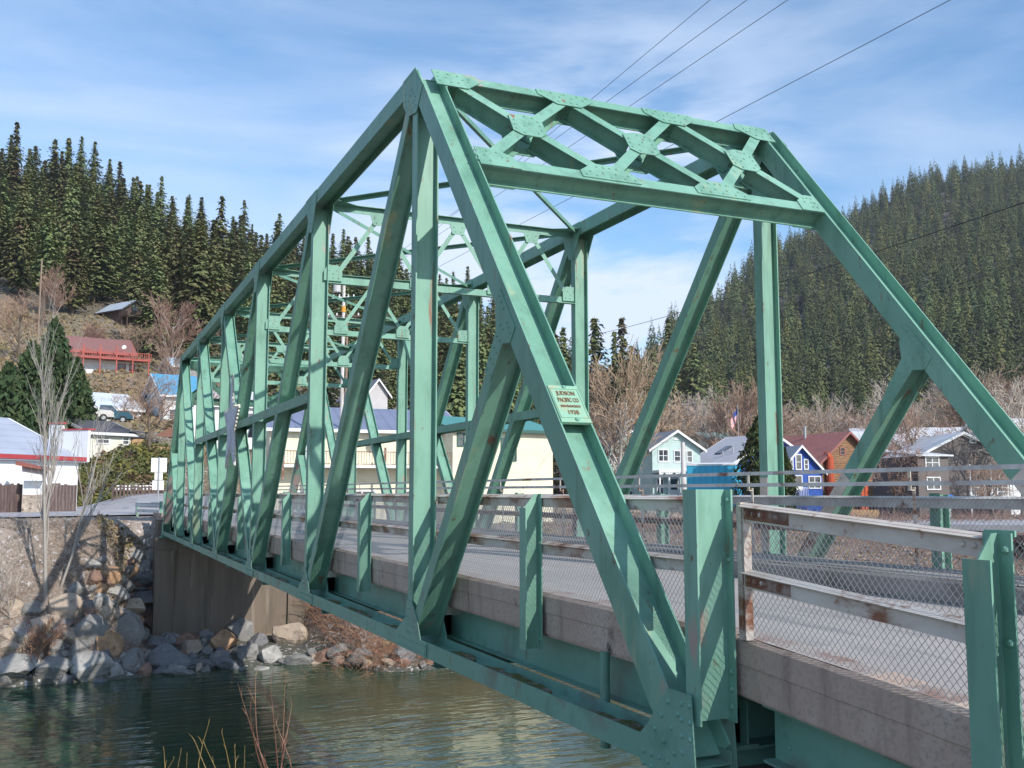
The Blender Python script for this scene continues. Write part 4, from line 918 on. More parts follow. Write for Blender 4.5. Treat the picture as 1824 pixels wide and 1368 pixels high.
# blue house with grey roof and the turquoise wall in front of it
h,L=house('blue_house','bright blue house with big grey shingle roof and skylight',uv(1228,110),uv(1304,105),12,zb,Z(1260,826,106)-zb,3.05,'x',blue,M('pale_grey_shingle_roof',(.40,.40,.44),.85,[((.46,.46,.50),1,.45,.7,S1)],wave=(3,.2,1)),[('r',6,Z(1315,808,108)-zb,.6,.8,'w')],over=.5)
m=MB(); sl=3.05/6; zz=Z(1260,826,106)-zb
m.hexa([(2.2,1.8,zz+1.8*sl+.16),(3.1,1.8,zz+1.8*sl+.16),(3.1,3.4,zz+3.4*sl+.16),(2.2,3.4,zz+3.4*sl+.16),(2.2,1.8,zz+1.8*sl+.32),(3.1,1.8,zz+1.8*sl+.32),(3.1,3.4,zz+3.4*sl+.32),(2.2,3.4,zz+3.4*sl+.32)]); m.build('skylight',glass,h)
for xx,yy in((4.0,1.3),(4.4,2.4),(4.9,1.9)): part(h,'vent_pipe',galv,lambda m:m.tube((xx,yy,zz+yy*sl),(xx,yy,zz+yy*sl+.75),.07,.07,8,True))
h,L=house('turquoise_shed','low shed with ribbed turquoise metal wall in front of the blue house',uv(1224,100),uv(1311,99),3,zb,Z(1260,829,99)-zb,.2,'shed',turq,trimw,(),over=.05,trim=None,cat='shed')
# cedar
def cedar(label,u,D,v0,v1,rad,mat,seed,s0=.10,s1=.30):
    x,y=pos(u,D); zb_=H(x,y); hh=Z(u,v1,D)-zb_; r=random.Random(seed); root=thing('cedar_tree',label,'tree',(x,y,zb_)); t=MB(); t.tube((0,0,-.5),(0,0,hh*.9),.2,.03,6); t.build('trunk',bark_br,root); m=MB()
    for k in range(3800):
        f=r.random()**.8; z=hh*f; rr=rad*min(1,(1-f)**.75*1.15)*(r.random()**.45)*r.uniform(.8,1.15); a=r.random()*6.28; c=Vector((math.cos(a)*rr,math.sin(a)*rr,z)); s=r.uniform(s0,s1)
        d1=Vector((r.uniform(-1,1),r.uniform(-1,1),r.uniform(.2,1.4)))*s; d2=Vector((r.uniform(-1,1),r.uniform(-1,1),r.uniform(-.4,.6)))*s*.7
        m.add([c-d1,c+d2,c+d1,c-d2],[(0,1,2,3)])
    m.build('crown',mat,root); return root
cedar('dark green conical cedar left of the blue gabled house',1352,96,885,745,2.9,shrub_m,1)
cedar('smaller dark cedar beside the blue gabled house balcony',1398,95,885,800,1.5,shrub_m,2)
for k,(u,v,D_,rd,lb) in enumerate(((84,572,99,3.6,'tallest dark conifer of the clump above the white barn'),(45,612,97,3.2,'dark conifer just left of the tallest one above the white barn'),(4,650,96,3.4,'dark conifer at the left edge of the picture above the barn'),(124,640,101,2.6,'small dark conifer beside the red roofed lodge'),(66,690,93,3.2,'low bushy dark conifer right behind the white barn roof'))):
    cedar(lb,u,D_,0,v,rd,cedar_dk,20+k,.16,.42)
# blue gabled cottage
h,L=house('blue_cottage','small royal blue gabled cottage with white trimmed windows',uv(1391,101),uv(1466,103),9,zb,Z(1466,838,102)-zb,2.35,'y',blue,M('light_grey_roof',(.38,.38,.42),.85),
 [('f',1.95,Z(1423,823,102)-zb,.48,1.35,'w'),('f',2.75,Z(1437,827,102)-zb,.3,.85,'w'),('f',1.15,Z(1410,827,102)-zb,.3,.85,'w'),('f',3.6,Z(1453,859,102)-zb,1.15,1.05,'w'),('f',1.75,Z(1425,860,102)-zb,.9,1.3,'d')],over=.35)
balustrade(h,.4,2.4,-.9,Z(1423,885,102)-zb,.9,trimw,.16)
# log house
h,L=house('log_house','log house with red shingle roof, brick red gable trim and orange posts',uv(1460,108),uv(1562,113),13,zb,Z(1458,823,108)-zb,3.1,'y',log,M('red_shingle_roof',(.36,.135,.115),.85,[((.29,.11,.10),1,.45,.7,S1),((.42,.18,.15),3,.5,.7,S1)]),[('f',3.15,Z(1510,803,109)-zb,.5,.65,'w')],over=.6,trim=rm('red_trim',(.32,.12,.10)))
m=MB(); prev=None
for k in range(9):
    a=math.pi/2*k/8; q=Vector((1.15+.5*math.cos(a)-.5,-.35,Z(1483,818,108)-zb+.4*math.sin(a))); 
    if prev is not None: m.tube(prev,q,.42,.42,12)
    prev=q
m.tube((1.15,-.35,-.3),(1.15,-.35,Z(1483,818,108)-zb),.42,.42,12); m.build('orange_chute',orange,h)
for xx in(4.9,5.4): part(h,'porch_post',orange,lambda m:m.box(xx-.2,xx+.2,-.9,-.5,-.5,Z(1540,846,108)-zb))
part(h,'stove_pipe',galv,lambda m:m.tube((4.3-1.0,6.0,Z(1512,771,114)-zb-.9),(3.3,6.0,Z(1496,758,114)-zb),.14,.14,8,True))
# behind: the red building with bright metal roof
h,L=house('red_building','dark red building with porch under a bright pale metal roof',uv(1540,128),uv(1735,130),12,zb,Z(1640,795,128)-zb,2.5,'x',redw,rm('pale_metal_roof',(.66,.66,.68),(1.3,.2,0)),[('f',3,1.5,1,1.6,'w'),('f',8,1.5,1,1.6,'w')],over=.8)
part(h,'porch_roof',rm('green_grey_porch_roof',(.20,.26,.23)),lambda m:m.hexa([(.2,-3,Z(1600,840,125)-zb),(L,-3,Z(1600,840,125)-zb),(L,-.02,Z(1600,828,125)-zb),(.2,-.02,Z(1600,828,125)-zb),(.2,-3,Z(1600,838,125)-zb+.1),(L,-3,Z(1600,838,125)-zb+.1),(L,-.02,Z(1600,826,125)-zb+.1),(.2,-.02,Z(1600,826,125)-zb+.1)]))
for xx in(1.5,4.5,7.5,10.5): part(h,'porch_post',trimw,lambda m:m.box(xx-.08,xx+.08,-2.9,-2.74,-.5,Z(1600,840,125)-zb))
# grey house
h,L=house('grey_house','tall narrow grey brown house with pale metal roof and white windows',uv(1637,99),uv(1692,101),7,-1.2,Z(1660,813,100)+1.2,.75,'shed',greyw,rm('pale_metal_roof',(.66,.66,.68)),
 [('f',1.55,Z(1665,824,100)+1.2,1.3,.95,'w'),('f',1.6,Z(1666,861,100)+1.2,1.3,1.0,'w'),('f',1.9,.9,.9,1.9,'d')],over=.35)
h,L=house('grey_house','wide weathered brown gabled house with porch behind the narrow grey one',uv(1640,109),uv(1800,113),9,-1.2,Z(1640,812,109)+1.2,2.3,'y',greyw,rm('pale_metal_roof',(.66,.66,.68)),[('f',5.6,Z(1724,783,110)+1.2,.5,.45,'w'),('f',6.0,3.2,1.0,1.4,'w'),('f',8.4,3.2,1.0,1.4,'w')],over=.3)
part(h,'porch_floor',trimw,lambda m:m.box(4.2,L,-1.8,-.02,Z(1740,884,108)+1.0,Z(1740,884,108)+1.2)); balustrade(h,4.2,L,-1.75,Z(1740,884,108)+1.2,.9,trimw,.2)
for xx in(4.3,6.4,8.6,9.8): part(h,'porch_post',trimw,lambda m:m.box(xx-.06,xx+.06,-1.8,-1.68,0,Z(1740,826,108)+1.2))
h,L=house('white_roofed_building','pale building mostly hidden behind trees at the right edge',uv(1795,118),uv(1900,122),10,-1,Z(1810,790,118)+1,3,'x',whitew,rm('pale_metal_roof',(.66,.66,.68)),(),over=.4)
h,L=house('green_roofed_building','building with a pale green roof just above the mint house ridge',uv(1262,150),uv(1320,152),8,0,Z(1300,781,150),1.0,'x',cream,rm('pale_green_roof',(.30,.45,.42)),(),over=.4)
# things along the far street seen through the mesh
def fence(name,label,a,b,zb_,hh,mat,step=.16,gap=.02,var=.12,cat='fence',rails=True):
    A=Vector((*a,0));B=Vector((*b,0)); L=(B-A).length; root=thing(name,label,cat,(A.x,A.y,zb_),math.atan2(B.y-A.y,B.x-A.x)); m=MB(); n=int(L/step); r=random.Random(len(label))
    for k in range(n):
        x=k*step; hz=hh+r.uniform(-var,var)
        m.box(x,x+step-gap,-.012-r.random()*.01,.012,0-.4,hz)
    m.build('boards',mat,root)
    if rails:
        for z in(.35,hh*.8): part(root,'rail',mat,lambda q:q.box(0,L,.014,.06,z*1.0,z+.09))
    return root
fence('board_fence','low new orange board fence below the log house',uv(1490,98),uv(1566,99),Z(1520,940,98),Z(1520,908,98)-Z(1520,940,98),wood_br,.2,.01,.02)
# stored goods under the street edge
r=random.Random(31)
# left side: barn
Db=74
h,L=house('white_barn','big white barn with grey metal roof and red eave board',uv(-90,68),uv(137,75),14,.78,Z(100,819,Db)-.78,3.0,'x',whitew,rm('light_blue_grey_metal_roof',(.43,.46,.54),(.9,.18,1)),(),over=.35,trim=None)
part(h,'eave_board',rm('red_eave_paint',(.42,.055,.06)),lambda m:m.box(-.4,L+.3,-.42,-.36,Z(100,820,Db)-.78-.02,Z(100,813,Db)-.78))
zz=Z(100,819,Db)-.78
part(h,'parapet',trimw,lambda m:m.prism([(L+.36,-.4,zz-.1),(L+.36,-.4,zz+2.1),(L+.36,1.9,zz+2.15),(L+.36,1.9,zz+2.5),(L+.36,3.1,zz+2.6),(L+.36,3.1,zz+1.45),(L+.36,7.0,zz+3.15),(L+.36,14,zz)],(.22,0,0)))
part(h,'parapet_cap',rm('red_eave_paint',(.42,.055,.06)),lambda m:m.box(L+.30,L+1.0,-.45,1.9,zz+2.12,zz+2.24))
part(h,'parapet_cap',rm('red_eave_paint',(.42,.055,.06)),lambda m:m.box(L+.30,L+.7,1.85,3.15,zz+2.61,zz+2.72))
fence('weathered_fence','dark weathered board fence right of the stone pillar by the barn',uv(71,70),uv(139,70.5),.76,Z(100,862,70)-.76,wood_dk,.2,.012,.08,rails=False)
fence('weathered_fence','dark weathered board fence left of the stone pillar by the barn',uv(-60,67),uv(40,69),.76,Z(20,863,69)-.76,wood_dk,.2,.015,.08,rails=False)
x,y=uv(57,68.5); kr=thing('entry_kiosk','stone pillar with small slanted white and red awning against the barn wall','pillar',(x,y,.78),az_of(57)-math.pi/2)
stone=M('rubble_stone',(.33,.27,.22),.9,[((.48,.40,.32),4,.5,.6,S1),((.12,.09,.08),5,.58,.64,S1)],bump=(6,.8,.05))
part(kr,'stone_base',stone,lambda m:m.box(-.55,.62,-.4,.4,-.2,1.1)); part(kr,'panel',whitew,lambda m:m.box(-.5,.58,-.2,.2,1.1,2.3))
part(kr,'awning',trimw,lambda m:m.hexa([(-.55,-.9,1.95),(.65,-.9,1.95),(.75,.3,2.75),(-.65,.3,2.75),(-.55,-.9,2.0),(.65,-.9,2.0),(.75,.3,2.85),(-.65,.3,2.85)]))
part(kr,'awning_roof',rm('rust_red_awning',(.30,.09,.06)),lambda m:m.hexa([(-1.0,-.5,2.9),(.9,-.95,2.55),(1.0,.3,2.6),(-.9,.5,3.0),(-1.0,-.5,3.05),(.9,-.95,2.65),(1.0,.3,2.75),(-.9,.5,3.2)]))
# cream house on the bank above the road
def zt_(u,v,D): return Z(u,v,D)
Dc=96; zc=Z(190,806,Dc)
h,L=house('cream_house','small cream house with dark grey roof standing on the bank',uv(157,95),uv(229,97),8,zc,Z(190,772,Dc)-zc,1.25,'x',cream,M('charcoal_roof',(.085,.085,.10),.85),
 [('f',1.15,Z(178,783,Dc)-zc,1.05,.62,'w'),('f',3.35,Z(221,784,Dc)-zc,.5,.62,'w')],over=.45)
h,L=house('cream_house','cream side wing with wooden skirting left of the small cream house',uv(138,98),uv(157,98),6,zc,Z(150,770,98)-zc,.9,'x',cream,M('charcoal_roof',(.085,.085,.10),.85),[('f',.6,Z(152,780,98)-zc,.45,.8,'w')],over=.2)
pr_=thing('porch','open wooden porch with lattice screen at the right end of the cream house','porch',(*uv(231,97),zc),az_of(240)-math.pi/2)
part(pr_,'lattice_screen',wood_br,lambda m:m.box(0,1.1,0,.05,.1,1.3)); part(pr_,'post',wood_br,lambda m:m.box(1.12,1.22,-.03,.07,-.3,1.9)); part(pr_,'roof',M('charcoal_porch_roof',(.085,.085,.10),.85),lambda m:m.hexa([(-.2,-.6,1.9),(1.6,-.6,1.75),(1.6,4,2.0),(-.2,4,2.2),(-.2,-.6,2.02),(1.6,-.6,1.87),(1.6,4,2.12),(-.2,4,2.32)]))
fence('board_fence','new pale wooden board fence right of the cream house',uv(253,97),uv(312,97),Z(280,815,97),Z(280,796,97)-Z(280,815,97),wood_br,.2,.01,.02)
gz=thing('gazebo','small orange timber gazebo behind the board fence','gazebo',(*uv(298,104),Z(298,797,104)),az_of(298)-math.pi/2)
for xx in(-.9,.9):
    for yy in(-.9,.9): part(gz,'post',wood_br,lambda m:m.box(xx-.07,xx+.07,yy-.07,yy+.07,-1.5,1.1))
part(gz,'roof',rm('brown_orange_roof',(.22,.10,.06)),lambda m:m.add([(-1.5,-1.5,.95),(1.5,-1.5,.95),(1.5,1.5,.95),(-1.5,1.5,.95),(0,0,2.0)],[(0,1,4),(1,2,4),(2,3,4),(3,0,4),(3,2,1,0)]))
part(gz,'brace',wood_br,lambda m:(m.box(-.9,.9,-.95,-.85,.75,.95),m.bar((-.9,-.9,.2),(-.3,-.9,.85),UY,UZ,.08,.08),m.bar((.9,-.9,.2),(.3,-.9,.85),UY,UZ,.08,.08)))
# lodge
p,Dl=hit(170,668); Dl=Dl or 140
zl_=Z(195,664,Dl)
h,L=house('red_roofed_lodge','long lodge with dull red roof, red veranda and white lower wall',uv(95,Dl+.5),uv(222,Dl+2),9,zl_,Z(195,624,Dl)-zl_,2.3,'x',whitew,M('dull_red_roof',(.24,.115,.105),.85),
 [('f',8.0,.95,.9,1.0,'w'),('f',9.4,.95,.6,1.1,'d'),('f',5.4,2.9,.9,.8,'w'),('f',7.6,2.9,1.1,.9,'w'),('f',3.3,2.9,.9,.8,'w')],over=.8,trim=rm('red_eave',(.38,.07,.05)))
rdm=rm('red_deck_paint',(.42,.075,.05)); zd=Z(200,638,Dl)-zl_
part(h,'veranda_floor',rdm,lambda m:m.box(-.5,L+2.4,-2.0,-.02,zd-.2,zd)); balustrade(h,-.5,L+2.4,-1.95,zd,.9,rdm,.3,t=.06)
for k in range(6): xx=.5+k*(L+1.6)/5; part(h,'veranda_post',rdm,lambda m:m.box(xx-.07,xx+.07,-2.0,-1.86,-.8,zd+(1.7 if xx<L else .9)))
m=MB(); m.tube((L-.6,1.2,Z(215,600,Dl)-zl_-1.1),(L-.70,1.05,Z(215,600,Dl)-zl_-1.03),.28,.33,14,True); m.build('satellite_dish',trimw,h)
# cabin higher up
p,Dk=hit(195,572); Dk=Dk or 175; zk=Z(190,566,Dk)
h,L=house('hillside_cabin','dark brown cabin with pale metal roof and raised deck high on the hillside',uv(160,Dk+5),uv(203,Dk-1),5.5,zk,Z(190,550,Dk)-zk,1.9,'x',brownw,rm('pale_blue_metal_roof',(.50,.56,.64)),[('r',2.7,2.2,1.0,.9,'w')],over=.5,trim=rm('dark_trim',(.05,.04,.035)))
part(h,'deck',brownw,lambda m:(m.box(L+.05,L+2.6,-.6,4.5,.1,.3),m.box(L+.1,L+2.6,-.6,-.52,.3,1.0),m.box(L+2.2,L+2.35,-.5,-.35,-2.6,.1),m.box(L+.6,L+.75,-.5,-.35,-2.6,.1)))
# white roofed house, blue roofed houses
D3=113
z3=Z(200,748,D3)-.4
h,L=house('white_roofed_house','low house with bright pale metal roof above the parked trucks',uv(172,D3),uv(247,D3+2),9,z3,Z(205,727,D3)-z3,1.9,'x',whitew,rm('bright_metal_roof',(.62,.66,.70)),[('f',1.6,.9,.9,.9,'w'),('f',3.6,.9,.8,.9,'w')],over=.4)
h,L=house('blue_roofed_house','white house with bright blue metal roof left of the bridge truss',uv(285,112),uv(352,113),8,Z(310,745,112)-.6,Z(320,702,112)-Z(310,745,112)+.6,2.4,'x',whitew,rm('sky_blue_metal_roof',(.10,.33,.52)),[('f',1.8,2.4,.6,1.0,'w'),('f',2.9,2.4,.6,1.0,'w'),('f',1.0,1.0,.7,1.0,'w')],over=.5)
h,L=house('pale_roofed_shed','grey shed with light blue roof higher up behind the blue roofed house',uv(301,134),uv(350,135),6,Z(315,668,134)-.4,Z(315,652,134)-Z(315,668,134)+.4,1.3,'x',paint('grey_board_wall',(.30,.29,.28)),rm('pale_sky_roof',(.42,.56,.66)),(),over=.3,cat='shed')
h,L=house('white_house','large white clapboard house seen through the middle of the truss',uv(652,118),uv(688,119),9,2,Z(660,700,118)-2,1.6,'y',paint('old_white_siding',(.55,.52,.52),(4,.3,2)),GR_ROOF,[('f',1.4,3,.8,1.1,'w')],over=.4)
h,L=house('white_house','white building seen through the left part of the truss',uv(378,116),uv(470,117),8,Z(420,760,116)-1,3.4,1.9,'x',whitew,rm('pale_metal_roof',(.66,.66,.68)),[('f',2,2,.8,1.1,'w'),('f',4,2,.8,1.1,'w')],over=.4)
# trucks
def pickup(label,u,D,z,rz,body,name='pickup_truck'):
    root=thing(name,label,'truck',(*uv(u,D),z),rz)
    m=MB(); m.prism([(-2.4,-.9,.45),(2.4,-.9,.45),(2.45,-.9,.85),(2.2,-.9,1.08),(.95,-.9,1.15),(-2.4,-.9,1.15)],(0,1.8,0)); m.build('body',body,root)
    m=MB(); m.prism([(-.75,-.82,1.152),(1.0,-.82,1.152),(.45,-.78,1.75),(-.6,-.78,1.78)],(0,1.64,0)); m.build('cab',body,root)
    m=MB(); m.prism([(-.62,-.835,1.22),(.78,-.835,1.22),(.36,-.80,1.66),(-.52,-.80,1.68)],(0,-.01,0)); m.build('side_window',glass,root)
    for x in(-1.45,1.5):
        for y in(-.92,.70): 
            m=MB(); m.tube((x,y,.36),(x,y+.22,.36),.36,.36,16,True); w=m.build('wheel',M_TYRE,root); q=MB(); q.tube((x,y-.006 if y<0 else y+.226,.36),(x,y+.01 if y<0 else y+.21,.36),.19,.19,12,True); q.build('rim',galv,w)
    m=MB(); m.box(2.42,2.5,-.85,.85,.42,.6); m.build('bumper',galv,root)
    for y in(-.75,.6): m=MB(); m.box(2.40,2.47,y,y+.16,.72,.9); m.build('headlight',trimw,root)
    return root
M_TYRE=M('black_tyre_rubber',(.02,.02,.02),.9)
rz_=az_of(150)-math.pi/2
zk1=Z(160,750,106)-.1
pickup('white pickup truck parked on the terrace above the cream house',146,105,zk1,rz_+.12,paint('off_white_car_paint',(.66,.63,.60)))
pickup('dark blue pickup truck parked behind the white one on the terrace',184,106,zk1-.1,rz_-.05,paint('dark_teal_car_paint',(.02,.09,.13)))
# terrace under them
m=MB(); a=P(110,103);b=P(230,105);c=P(236,115);d=P(110,114); m.prism([(a.x,a.y,zk1-2.0),(b.x,b.y,zk1-2.0),(c.x,c.y,zk1-2.0),(d.x,d.y,zk1-2.0)],(0,0,1.99)); o=m.build('terrace',M('terrace_earth',(.24,.19,.14),.95,[((.15,.14,.07),1,.45,.65,S1)],bump=(3,.6,.05))); tag(o,kind='structure')
# picket fence, white tank on the bank, sign posts
fence('picket_fence','rickety brown picket fence below the ivy bank by the road',uv(199,80),uv(300,82),1.75,Z(250,866,81)-1.75,wood_dk,.28,.12,.12)
cv=thing('upturned_boat','long white upturned boat lying on the bank behind the picket fence','boat',(*uv(243,84.5),Z(243,874,84.5)),az_of(243)-math.pi/2+.05)
m=MB(); n=14; rings=[]
for k in range(n+1):
    f=k/n; x=-1.6+3.2*f; w=.42*math.sin(math.pi*min(1,max(0,f*.9+.07)))**.6; hh=.38*math.sin(math.pi*min(1,f*.86+.10))**.5; rings.append([(x,w*math.cos(t),hh*math.sin(t)) for t in[math.pi*j/8 for j in range(9)]])
for a,b in zip(rings,rings[1:]): m.add(a+b,[(i,i+1,10+i,9+i) for i in range(8)])
m.add(rings[0],[tuple(range(9))]); m.add(rings[-1],[tuple(range(9))[::-1]]); m.build('hull',whitew,cv); part(cv,'keel',trimw,lambda q:q.box(-1.5,1.5,-.02,.02,.34,.42))
# flag
fx,fy=uv(1318,128); fg=thing('flagpole','tall pole flying a red white and blue striped flag above the roofs','flag',(fx,fy,0))
zf0,zf1=Z(1317,768,128),Z(1317,726,128)
part(fg,'pole',galv,lambda m:m.tube((0,0,-1),(0,0,zf1+.5),.06,.04,8,True))
m=MB(); hd=-cx_ # hang direction
fr_,fw_,fb_=M('flag_red',(.50,.03,.05),.8),M('flag_white',(.75,.75,.75),.8),M('flag_blue',(.04,.06,.25),.8)
hh=zf1-zf0; 
for i in range(13):
    for j in range(6):
        def q(a,b): # a along fly 0..1 , b down 0..1 ; flag hangs limp
            return Vector((cx_.x,cx_.y,0))*(-.05-(.95*a)*(1-.35*b)+.10*math.sin(a*9+b*3))+Vector((cf_.x,cf_.y,0))*(.14*math.sin(a*11))+UZ*(zf1-hh*(.45*b+.5*a))
        a0,a1,b0,b1=j/6,(j+1)/6,i/13,(i+1)/13
        m.cur=2 if (j<3 and i<7) else (0 if i%2==0 else 1)
        m.add([q(a0,b0),q(a1,b0),q(a1,b1),q(a0,b1)],[(0,1,2,3)])
m.build('flag_cloth',[fr_,fw_,fb_],fg)
# utility poles and wires
def upole(label,u,D,ztop,arms,white=True,r=.16):
    x,y=uv(u,D); root=thing('utility_pole',label,'pole',(x,y,0)); zb_=H(x,y)
    part(root,'pole',M('pole_wood_'+str(u),(.62,.58,.56) if white else (.26,.19,.14),.9,[((.30,.22,.17),2,.5,.7,(1,1,.2))]),lambda m:m.tube((0,0,zb_-.5),(0,0,ztop),r,r*.75,12,True))
    for k,(z,w) in enumerate(arms):
        part(root,'crossarm',trimw if k%2==0 else wood_dk,lambda m:m.bar((-cx_.x*w,-cx_.y*w,z),(cx_.x*w,cx_.y*w,z),Vector((cf_.x,cf_.y,0)).normalized(),UZ,.10,.12))
        for t in(-.9,-.4,.4,.9): part(root,'insulator',trimw,lambda m:m.tube((cx_.x*w*t,cx_.y*w*t,z+.06),(cx_.x*w*t,cx_.y*w*t,z+.24),.06,.04,8,True))
    return root,(x,y)
up,(px_,py_)=upole('white utility pole with transformer and crossarms seen through the truss',606,72,Z(606,492,72),[(Z(606,530,72),.8),(Z(606,563,72),1.2)],True,.15)
part(up,'transformer',M('transformer_grey',(.5,.5,.5),.5),lambda m:m.tube((cx_.x*-.5,cx_.y*-.5,Z(606,520,72)),(cx_.x*-.5,cx_.y*-.5,Z(606,496,72)),.28,.28,14,True))
part(up,'marker_band',M('orange_band',(.75,.33,.04),.6),lambda m:(m.tube((0,0,Z(606,556,72)),(0,0,Z(606,546,72)),.165,.165,12,True),m.tube((0,0,Z(606,590,72)),(0,0,Z(606,580,72)),.165,.165,12,True)))
upole('thin brown wooden utility pole just right of the white one',613,76,Z(613,560,76),[],False,.12)
upole('tan wooden utility pole in front of the mint house balcony',1218,70,Z(1218,788,70),[(Z(1218,803,70),.25)],True,.19)
upole('bare wooden utility pole rising on the left hillside',53,150,Z(53,460,150),[],False,.14)
def wire(label,a,b,sag,r,mat):
    m=MB(); a=Vector(a);b=Vector(b); n=26; prev=None
    for k in range(n+1):
        f=k/n; q=a.lerp(b,f)-UZ*(sag*4*f*(1-f))
        if prev is not None: m.tube(prev,q,r,r,4)
        prev=q
    o=m.build('power_line',mat); tag(o,label,'cable',group=None)
cab=M('black_cable',(.015,.015,.018),.6)
for (u0,v0),(u1,v1),(up_,vp),lb in(((1267,0),(1060,175),(596,560),'leftmost of the four thin power lines crossing the sky'),((1332,0),(1088,178),(600,530),'second of the four thin power lines crossing the sky'),((1420,0),(1155,190),(612,532),'third of the four thin power lines crossing the sky'),((1742,0),(1375,228),(615,562),'rightmost thin power line, crossing the sky above the right portal corner')):
    s=(v1-v0)/(u1-u0); uu=u0+260; vv=v0+s*260; b=at(uu,vv,24); a=at(up_,vp,72)
    wire(lb,a,b,0.0 if lb[0]=='r' else 0,.011,cab)
wire('black cable running down across the right hillside to the trees',at(1010,607,120),at(1900,335,38),.5,.022,cab)
wire('fainter lower black cable across the right hillside',at(1180,668,150),at(1900,440,55),.5,.014,cab)
# star decoration on the near truss
sx_,sz_=23.0,3.95
stt=thing('star_decoration','large grey five pointed star decoration with bulbs around its edge hung on the truss','decoration',(sx_,.10,sz_))
m=MB(); pts5=[]
for k in range(10):
    a=math.pi/2+k*math.pi/5; rr=1.42 if k%2==0 else .56
    pts5.append((rr*math.cos(a),rr*math.sin(a)))
m.prism([(x,0,z) for x,z in pts5],(0,.07,0)); 
m.build('star_panel',M('pale_lilac_grey_panel',(.62,.61,.68),.7,[((.45,.43,.48),2,.5,.7,S1)]),stt)
m=MB(); r5=random.Random(2)
for i in range(10):
    a,b=pts5[i],pts5[(i+1)%10]
    for k in range(7):
        f=(k+.5)/7; x,z=a[0]+(b[0]-a[0])*f,a[1]+(b[1]-a[1])*f; nrm=Vector((x,0,z)).normalized(); p0=Vector((x,.035,z)); m.tube(p0,p0+nrm*.13,.018,.03,6,True)
m.build('bulb_string',M('pale_bulb',(.62,.58,.48),.5),stt)
# ------------------------------------------------------------------ rocks
def rock_mesh(seed):
    r=random.Random(seed); import bmesh
    bm=bmesh.new(); bmesh.ops.create_icosphere(bm,subdivisions=3,radius=1)
    cuts=[(Vector((r.uniform(-1,1),r.uniform(-1,1),r.uniform(-1,1))).normalized(),r.uniform(.50,.86)) for _ in range(17)]
    for v in bm.verts:
        for n,d in cuts:
            k=v.co.dot(n)
            if k>d: v.co-=n*(k-d)
        v.co*=1+.05*mnoise.noise(v.co*2.2+Vector((seed,0,0)))+.02*mnoise.noise(v.co*7)
    me=bpy.data.meshes.new('rock'); bm.to_mesh(me); bm.free(); return me
def rk(n,c): return M(n,c,.9,[((c[0]*1.35,c[1]*1.35,c[2]*1.35),1.6,.48,.66,S1),((c[0]*.45,c[1]*.45,c[2]*.45),2.6,.55,.70,S1),((.5,.49,.47),5,.66,.72,S1)],bump=(7,.7,.06))
rmats={'grey':rk('grey_rock',(.23,.222,.21)),'dark grey':rk('dark_grey_rock',(.165,.165,.17)),'rusty orange':rk('orange_rock',(.38,.23,.13)),'tan':rk('tan_rock',(.38,.30,.23)),'pale':rk('pale_rock',(.34,.325,.30)),'reddish brown':rk('red_brown_rock',(.25,.15,.11))}
rms=[rock_mesh(s) for s in range(9)]
rr_=random.Random(77); rmi={}
def put_rock(u,v,wpx,hpx,kind,label=None,group=None):
    p,D=hit(u,v,30,70)
    if p is None: return
    s=wpx*D/F_PX/2*1.32; sh=hpx*D/F_PX/2*1.35
    k=rr_.randrange(len(rms)); key=(k,kind)
    if key not in rmi:
        me=rms[k].copy(); me.materials.clear(); me.materials.append(rmats[kind]); rmi[key]=me
    o=bpy.data.objects.new('boulder',rmi[key]); C.objects.link(o); o.location=(p.x,p.y,p.z+sh*.25); o.scale=(s*rr_.uniform(.8,1.1),s,sh); o.rotation_euler=(rr_.uniform(-.35,.35),rr_.uniform(-.35,.35),rr_.uniform(0,6.28) if wpx/hpx<1.35 else az_of(u)+rr_.uniform(-.3,.3))
    tag(o,label or 'one of many '+kind+' boulders piled as riprap beside the abutment','rock',group or kind+' riprap boulders'); 
    if label: del o['group']
